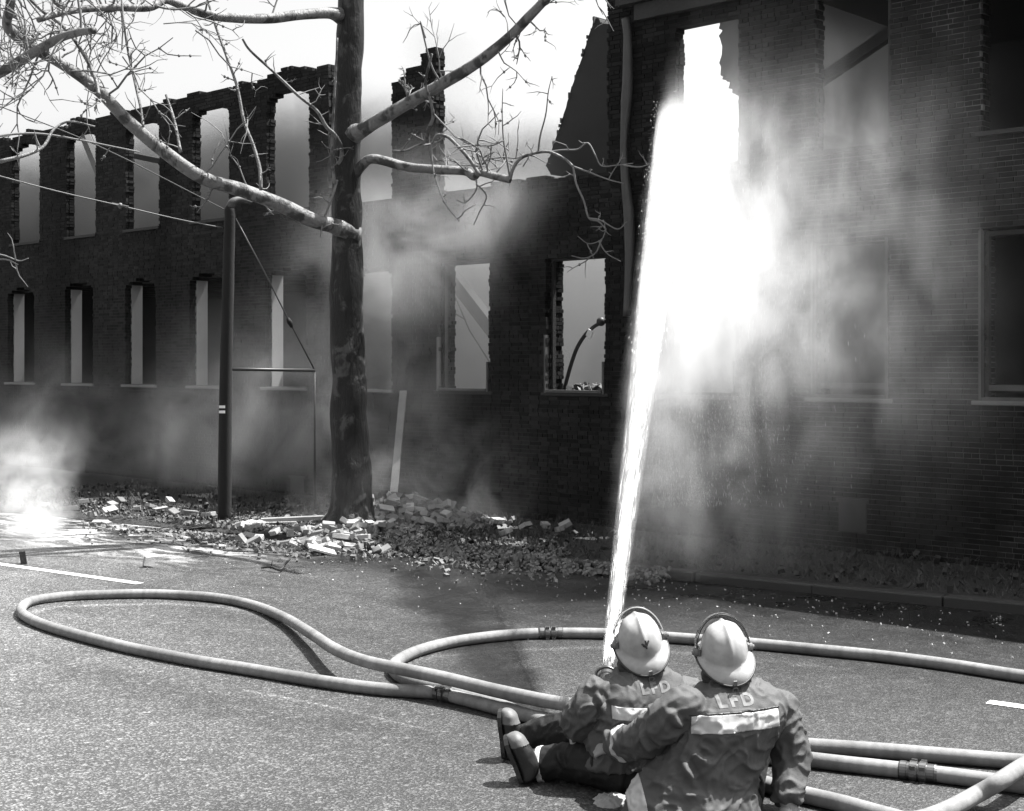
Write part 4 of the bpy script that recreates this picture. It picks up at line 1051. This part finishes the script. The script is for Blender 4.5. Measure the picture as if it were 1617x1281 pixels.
cre = [(at(965, 1140, 6.82), at(1030, 1150, 6.82), .016, .013), (at(950, 1150, 6.84), at(1000, 1170, 6.82), .018, .013), (at(935, 1080, 6.85), at(960, 1130, 6.84), .018, .012), (at(905, 1125, 6.9), at(940, 1135, 6.88), .014, .013), (at(985, 1165, 6.82), at(1040, 1172, 6.84), .016, .012)]
cl, lme = coat(ls, lr, lf, [lla, lra], [[.092, .087, .080, .072, .058], [.095, .09, .08, .07, .06]], cre, 11.0, pl_, (at(1013, 1054, 7.03), .10, .10), at(1040, 1087, 6.86))
fl = [at(985, 1192, 7.08), at(940, 1166, 7.18), at(898, 1156, 7.28), at(860, 1160, 7.36), at(820, 1172, 7.43)]
nl = [at(990, 1222, 6.88), at(950, 1208, 6.92), at(918, 1203, 6.98), at(880, 1204, 7.02), at(842, 1208, 7.06)]
body(ls, lr, lf, [lla, lra], [fl, nl], (at(1012, 1026, 7.07), (lf+ZU*.35).normalized(), (ZU-lf*.35).normalized()), pl_)
q = MB()
q.ell(at(992, 1208, 6.98), (lr*.215, lf*.18, ZU*.13), 20, 12)
for l in (fl, nl): c = crom(l, 5); q.tube(c, lerpl([.115, .105, .10, .085, .078], len(c)), 16)
me = vox(q, .009, 6, 'trousers')
displace(me, folds([(at(905, 1140, 7.2), at(895, 1165, 7.2), .015, .012), (at(925, 1150, 7.15), at(930, 1180, 7.1), .016, .012), (at(880, 1188, 6.95), at(890, 1215, 6.9), .013, .01), (at(935, 1190, 6.85), at(940, 1225, 6.8), .016, .011)], .010, 1, 6))
tr_ = child(link('trousers', me, M['trousers'], None, True), pl_)
for c, d in ((at(856, 1206, 7.05), nl[-1]-nl[-3]), ): child(link('trouser_stripe', ringband(me, c, d, .014, .13, 'trouser_stripe'), M['stripe'], None, True), tr_)
boot(fl[-1], fl[-2], gnd(796, 1197, 0.005), at(789, 1121, 7.42), Vector((.25, .95, 0)).normalized(), pl_)
boot(nl[-1], nl[-2], gnd(824, 1236, 0.005), at(797, 1163, 7.0), Vector((.15, .95, .1)).normalized(), pl_)
s0, s1 = at(1000, 1136, 6.84), at(1000, 1116, 6.84); tl = Vector((.10, 0, 1)).normalized()
sm = cut(lme, [(s0, tl), (s1, -tl), (at(966, 1120, 6.84), Vector((1, 0, 0))), (at(1062, 1120, 6.9), Vector((-1, 0, 0)))], lambda c, n: n.y < .25, .004, 'reflective_stripe'); child(link('reflective_stripe', sm, M['stripe'], None, True), cl)
lettering('LFD', lme, at(1040, 1086, 6.86), lr, (ZU+lf*.25).normalized(), .075, cl, M['letter'], .0016, (-lf+ZU*.3).normalized())
q = MB(); path = crom([at(906, 1152, 6.95), at(906, 1168, 6.96), at(910, 1190, 6.98)], 5); v = []
for i, p in enumerate(path):
    for s_ in (-.5, 0, .5): v.append(p+Vector((.035*s_, -.008*(1-abs(s_*2)), 0)))
q.add(v, [(i*3+k, i*3+k+1, i*3+k+4, i*3+k+3) for i in range(len(path)-1) for k in range(2)]); o = q.obj('coat_edge_band', M['stripe'], None, True); md = o.modifiers.new('t', 'SOLIDIFY'); md.thickness = .01; child(o, cl)
hd_ = hand(lla[-1], NOZ-lla[-1]+Vector((.0, .05, 0)), Vector((-.6, -.5, .5)), None, 1.0, .18, 1); child(link('glove', hd_, M['glove'], None, True), pl_)
hd_ = hand(lra[-1], NOZ-lra[-1]+Vector((0, .04, .02)), Vector((.5, -.3, .8)), None, 1.0, .18, -1); child(link('glove', hd_, M['glove'], None, True), pl_)
# coat tail spread on the road between the two
q = MB(); c = at(960, 1274, 6.70); q.ell(c, (Vector((.085, .02, -.01)), Vector((0, .12, 0)), Vector((.04, 0, .045))), 20, 14); me = vox(q, .008, 3, 'coat_tail'); displace(me, folds([], .012, 1.6, 8)); child(link('coat_tail', me, M['glove'], None, True), pl_)
helmet(at(1011, 1016, 7.05), Vector((-.16, .985, 0)), math.radians(20), math.radians(-11), pl_, visor=0, mark=True, k=1.03)
# nozzle in the hands
jd = (at(1066, 180, 15.6)-NOZ).normalized()
nz = tag(empty('hose_nozzle', NOZ), 'metal hose nozzle held up between the left person\'s hands', 'nozzle')
q = MB(); q.tube([NOZ-jd*.12, NOZ-jd*.06, NOZ, NOZ+jd*.02, NOZ+jd*.10, NOZ+jd*.16], [.044, .044, .05, .038, .028, .022], 18); child(q.obj('barrel', M['coupling'], None, True), nz)
q = MB(); sd_ = jd.cross(ZU).normalized(); q.tube(crom([NOZ-jd*.04+sd_*.05, NOZ-jd*.02+sd_*.05+ZU*.05, NOZ-jd*.02+ZU*.075, NOZ-jd*.02-sd_*.05+ZU*.05, NOZ-jd*.04-sd_*.05], 5), .008, 7); child(q.obj('bail_handle', M['coupling'], None, True), nz)
def fz(px, py, d): s, z = fac(px, py, d); return (s, d, z)

# ------------------------------------------------------------------ water, steam, smoke
def volmat(name, build, aniso=.2, color=.95):
    m = bpy.data.materials.new(name); m.use_nodes = True; t = m.node_tree; t.nodes.clear()
    o = t.nodes.new('ShaderNodeOutputMaterial'); p = t.nodes.new('ShaderNodeVolumePrincipled'); t.links.new(p.outputs[0], o.inputs['Volume'])
    p.inputs['Anisotropy'].default_value = aniso; p.inputs['Color'].default_value = (color, color, color, 1)
    (x, y, z), v = coords(t, 'Object'); d = build(t, x, y, z, v)
    t.links.new(d.max(0).k, p.inputs['Density']); return m
def domain(name, a, b_, mat, parent=None, lab=None, loc=None, rot=None):
    o = MB().box(a, b_).obj(name, mat, parent); tag(o, lab, kind='stuff')
    if loc is not None: o.location = loc
    if rot is not None: o.rotation_euler = rot
    return o
# the jet: local z from the nozzle to the wall
N1 = NOZ+jd*.17; T1 = at(1066, 180, 15.6); JL = (T1-N1).length
def jet(t, x, y, z, v):
    k = z/JL
    R_ = .042+k*.19-(k*k)*.02
    r = (x*x+y*y).sqrt()/R_
    n = noi(t, comb(t, x*1, y*1, z*.22), 7, 3, .6)
    prof = (1-(r*r)).max(0)
    ends = z.step(0, .05)*z.step(JL+.3, JL-1.2)
    return prof*ends*(n*.9+.5)*R_.pow(-1)*1.15*3.4
domain('water_jet', (-.46, -.46, 0), (.46, .46, JL+.3), volmat('water_jet', jet, .0, .99), None, 'white water jet arching from the nozzle up to the upper window', N1, jd.to_track_quat('Z', 'Y').to_euler())
# drops torn off the jet and falling back with the mist
RD = random.Random(21); q = MB(); jx = jd.cross(ZU).normalized(); jy = jx.cross(jd)
def drop(p, d, l, r):
    d = d.normalized(); a = d.cross(Vector((.3, .9, .1))).normalized()*r; b_ = d.cross(a).normalized()*r
    q.add([p-d*l, p+a, p+b_, p-a, p-b_, p+d*l], [(0, 2, 1), (0, 3, 2), (0, 4, 3), (0, 1, 4), (5, 1, 2), (5, 2, 3), (5, 3, 4), (5, 4, 1)])
for i in range(1500):
    k = .35+.65*RD.random()**.7; Rk = .042+k*.19; an = RD.uniform(0, 6.283); rr_ = Rk*min(1.9, abs(RD.gauss(.80, .22)))
    if math.cos(an) > 0: rr_ *= 1.0+.35*RD.random()                    # the wind side is ragged
    p = N1+jd*(k*JL)+jx*math.cos(an)*rr_+jy*math.sin(an)*rr_
    drop(p, jd+Vector((RD.gauss(0, .05), RD.gauss(0, .05), RD.gauss(0, .05))), RD.uniform(.008, .045), RD.uniform(.0005, .0015))
for i in range(4200):                                                # streaks of the solid core
    k = RD.random()**1.5*.8; Rk = (.042+k*.19)*min(.8, abs(RD.gauss(0, .36))); an = RD.uniform(0, 6.283)
    drop(N1+jd*(k*JL)+jx*math.cos(an)*Rk+jy*math.sin(an)*Rk, jd+Vector((RD.gauss(0, .01), RD.gauss(0, .01), 0)), RD.uniform(.04, .14), RD.uniform(.0005, .0011))
for i in range(4200):
    px = 1065+abs(RD.gauss(0, 105)); py = RD.uniform(200, 800)
    if px-1065 > (py-150)*.9: continue
    s, d, z = fz(px-(py-200)*.07, py, RD.uniform(-3.0, -.6))
    if z > .2: drop(wpt(s, d, z), Vector((.12+RD.gauss(0, .05), RD.gauss(0, .05), -1)), RD.uniform(.008, .03), RD.uniform(.0005, .0014))
tag(q.obj('water_drops', M['water']), kind='stuff')
# spray: in the facade's own frame (x along, y into the wall, z up)
def blob(x, y, z, t, c, wd):
    ex = (x-c[0])/wd[0]; ey = (y-c[1])/wd[1]; ez = (z-c[2])/wd[2]; return NX.e((ex*ex+ey*ey+ez*ez)*-1)
# the jet's plane of flight (drop line and nozzle); the wind carries everything to its right
JN = (T1-N1).cross(Vector((0, 0, H))-N1).normalized()
if JN.x < 0: JN = -JN
JNl = Vector((JN.dot(U), JN.dot(INW), JN.z)); JC = (P0-N1).dot(JN)
def spray(t, x, y, z, v):
    st = noi(t, comb(t, x*1, y*.8, z*.26), 2.3, 6, .66, .6); cl = noi(t, v, 1.5, 6, .64, .6)
    ds = x*JNl.x+y*JNl.y+z*JNl.z+JC
    wisp = noi(t, v, 3.4, 4, .6, .4)
    mask = (ds+(wisp-.5)*.30+.20).step(-.02, .34)
    d = blob(x, y, z, t, fz(1085, 235, -1.1), (.36, .6, .42))*6
    d = d+blob(x, y, z, t, fz(1088, 320, -1.7), (.48, .7, .62))*6.5
    d = d+blob(x, y, z, t, fz(1095, 430, -2.4), (.52, .8, .75))*6
    d = d+blob(x, y, z, t, fz(1075, 540, -2.9), (.46, .8, .85))*4
    d = d+blob(x, y, z, t, fz(1180, 300, -1.5), (.60, .7, .75))*1.5
    d = d+blob(x, y, z, t, fz(1180, 450, -2.1), (.62, .8, .95))*1.3
    d = d+blob(x, y, z, t, fz(1040, 700, -3.1), (.40, .8, .8))*1.8
    d = d+blob(x, y, z, t, fz(1300, 310, -1.3), (.75, .6, .75))*.95
    d = d+blob(x, y, z, t, fz(1290, 540, -2.2), (.95, .7, 1.1))*.70
    d = d+blob(x, y, z, t, fz(1440, 420, -1.6), (.65, .6, 1.1))*.26
    d = d+blob(x, y, z, t, fz(1110, 800, -2.4), (.7, .7, .6))*.6
    return d*mask*(st.step(.32, .70)*1.3+.02)*(cl.step(.36, .66)*1.0+.12)
o = domain('spray', (-3.8, -4.4, .14), (3.3, -.045, 6.9), volmat('spray', spray, .1, .97), BW_, 'white spray and falling mist spreading right of the jet along the wall')
# steam on the road at the far left
sc_ = gnd(52, 846)
def steam(t, x, y, z, v):
    w_ = noi(t, v, 1.9, 5, .65, .8); w2 = noi(t, v, 5.5, 5, .65, .5); h = z
    ex = x-(w_-.5)*1.0+h*.12
    r = ((ex*ex+y*y).sqrt()+(w2-.5)*.35)/(h*.34+.46)
    e = noi(t, v, 3.6, 6, .68, .6).step(.36, .66)
    return (1-r).max(0)*(e*.9+.1)*h.step(0, .04)*((h*-2.6)._m('EXPONENT')*5.5+.8)*h.step(1.5, .9)
domain('steam', (-1.5, -1.2, .006), (1.3, 1.2, 1.55), volmat('steam', steam, .1, .98), None, 'bright white steam boiling up from the wet gutter at the far left', sc_)
# thin steam off the rubble mound
mc = gnd(650, 838)
def msteam(t, x, y, z, v):
    n = noi(t, v, 2.2, 6, .66, .9).step(.40, .72)
    return n*(blob(x, y, z, t, (-.1, 0, .3), (.9, .6, .55))+blob(x, y, z, t, (.55, .1, .75), (.5, .5, .55))*.6)*1.1
domain('rubble_steam', (-1.6, -1, .12), (1.7, 1, 1.7), volmat('rubble_steam', msteam, .1, .9), None, 'thin steam rising from the rubble mound beside the tree', mc)
# smoke drifting along the outside of the left wall
def wsmoke(t, x, y, z, v):
    n = noi(t, v, .9, 5, .62, .7).step(.36, .66)
    d = blob(x, y, z, t, fz(450, 640, -.7), (2.2, .6, .9))*.42+blob(x, y, z, t, fz(300, 700, -.8), (2.0, .7, .8))*.26+blob(x, y, z, t, fz(640, 400, -.5), (1.3, .5, .9))*.55+blob(x, y, z, t, fz(760, 330, -.4), (1.0, .45, .5))*.35+blob(x, y, z, t, fz(60, 700, -.9), (2.0, .8, 1.1))*.30+blob(x, y, z, t, fz(560, 560, -.5), (1.0, .5, 1.0))*.25
    return d*n*1.7
o = domain('wall_smoke', (-24, -1.9, .15), (-3.8, -.05, 5.4), volmat('wall_smoke', wsmoke, .2, .85), BW_, 'thin grey smoke drifting along the front of the left wall')
# smoke inside the roofless mill
def ismoke(t, x, y, z, v):
    n = noi(t, v, .6, 6, .66, .9).step(.28, .70)
    low_ = z.step(4.4, 3.9)*x.step(-9.0, -10.6)
    return n*z.step(7.2, 5.4)*1.9*(1-low_*.95)*y.step(.3, .7)*x.step(-10.2, -10.9)
domain('interior_smoke', (-25.9, .36, .1), (-10.21, 8.9, 7.6), volmat('interior_smoke', ismoke, .2, .11), BW_, 'dark smoke filling the roofless left mill behind its upper window holes')
def ismokec(t, x, y, z, v):
    n = noi(t, v, .7, 6, .66, .9).step(.25, .72)
    return (n*z.step(5.4, 4.2)*(x.step(-4.2, -6.2)*.5+.16+x.step(-7.0, -7.9)*.5)+blob(x, y, z, t, fz(702, 150, 1.2), (.40, .7, 1.2))*n*.9)*y.step(.3, .7)
domain('middle_smoke', (-10.2, .36, .1), (-3.45, 8.9, 7.2), volmat('middle_smoke', ismokec, .2, .30), BW_, 'pale smoke behind the broken middle wall of the mill')
def ismoke2(t, x, y, z, v):
    n = noi(t, v, .9, 4, .6, .6).step(.3, .7)
    return n*(x.step(-1.0, -2.0)*.02+.01)
domain('window_smoke', (-3.35, .36, .1), (5.0, 5.1, 6.5), volmat('window_smoke', ismoke2, .2, .85), BW_, 'thin smoke inside the standing right part of the mill')

def hsmoke(t, x, y, z, v):
    n = noi(t, comb(t, x*.8, y, z*1.1), .42, 6, .66, 1.4).step(.47, .74)
    return n*z.step(6.3, 7.6)*z.step(13.5, 10.5)*x.step(-25, -20)*x.step(-1, -5)*.14
domain('drifting_smoke', (-26, 10, 6.0), (0, 15, 13.6), volmat('drifting_smoke', hsmoke, .2, .55), BW_, 'faint smoke drifting in the pale sky above the burnt mill')
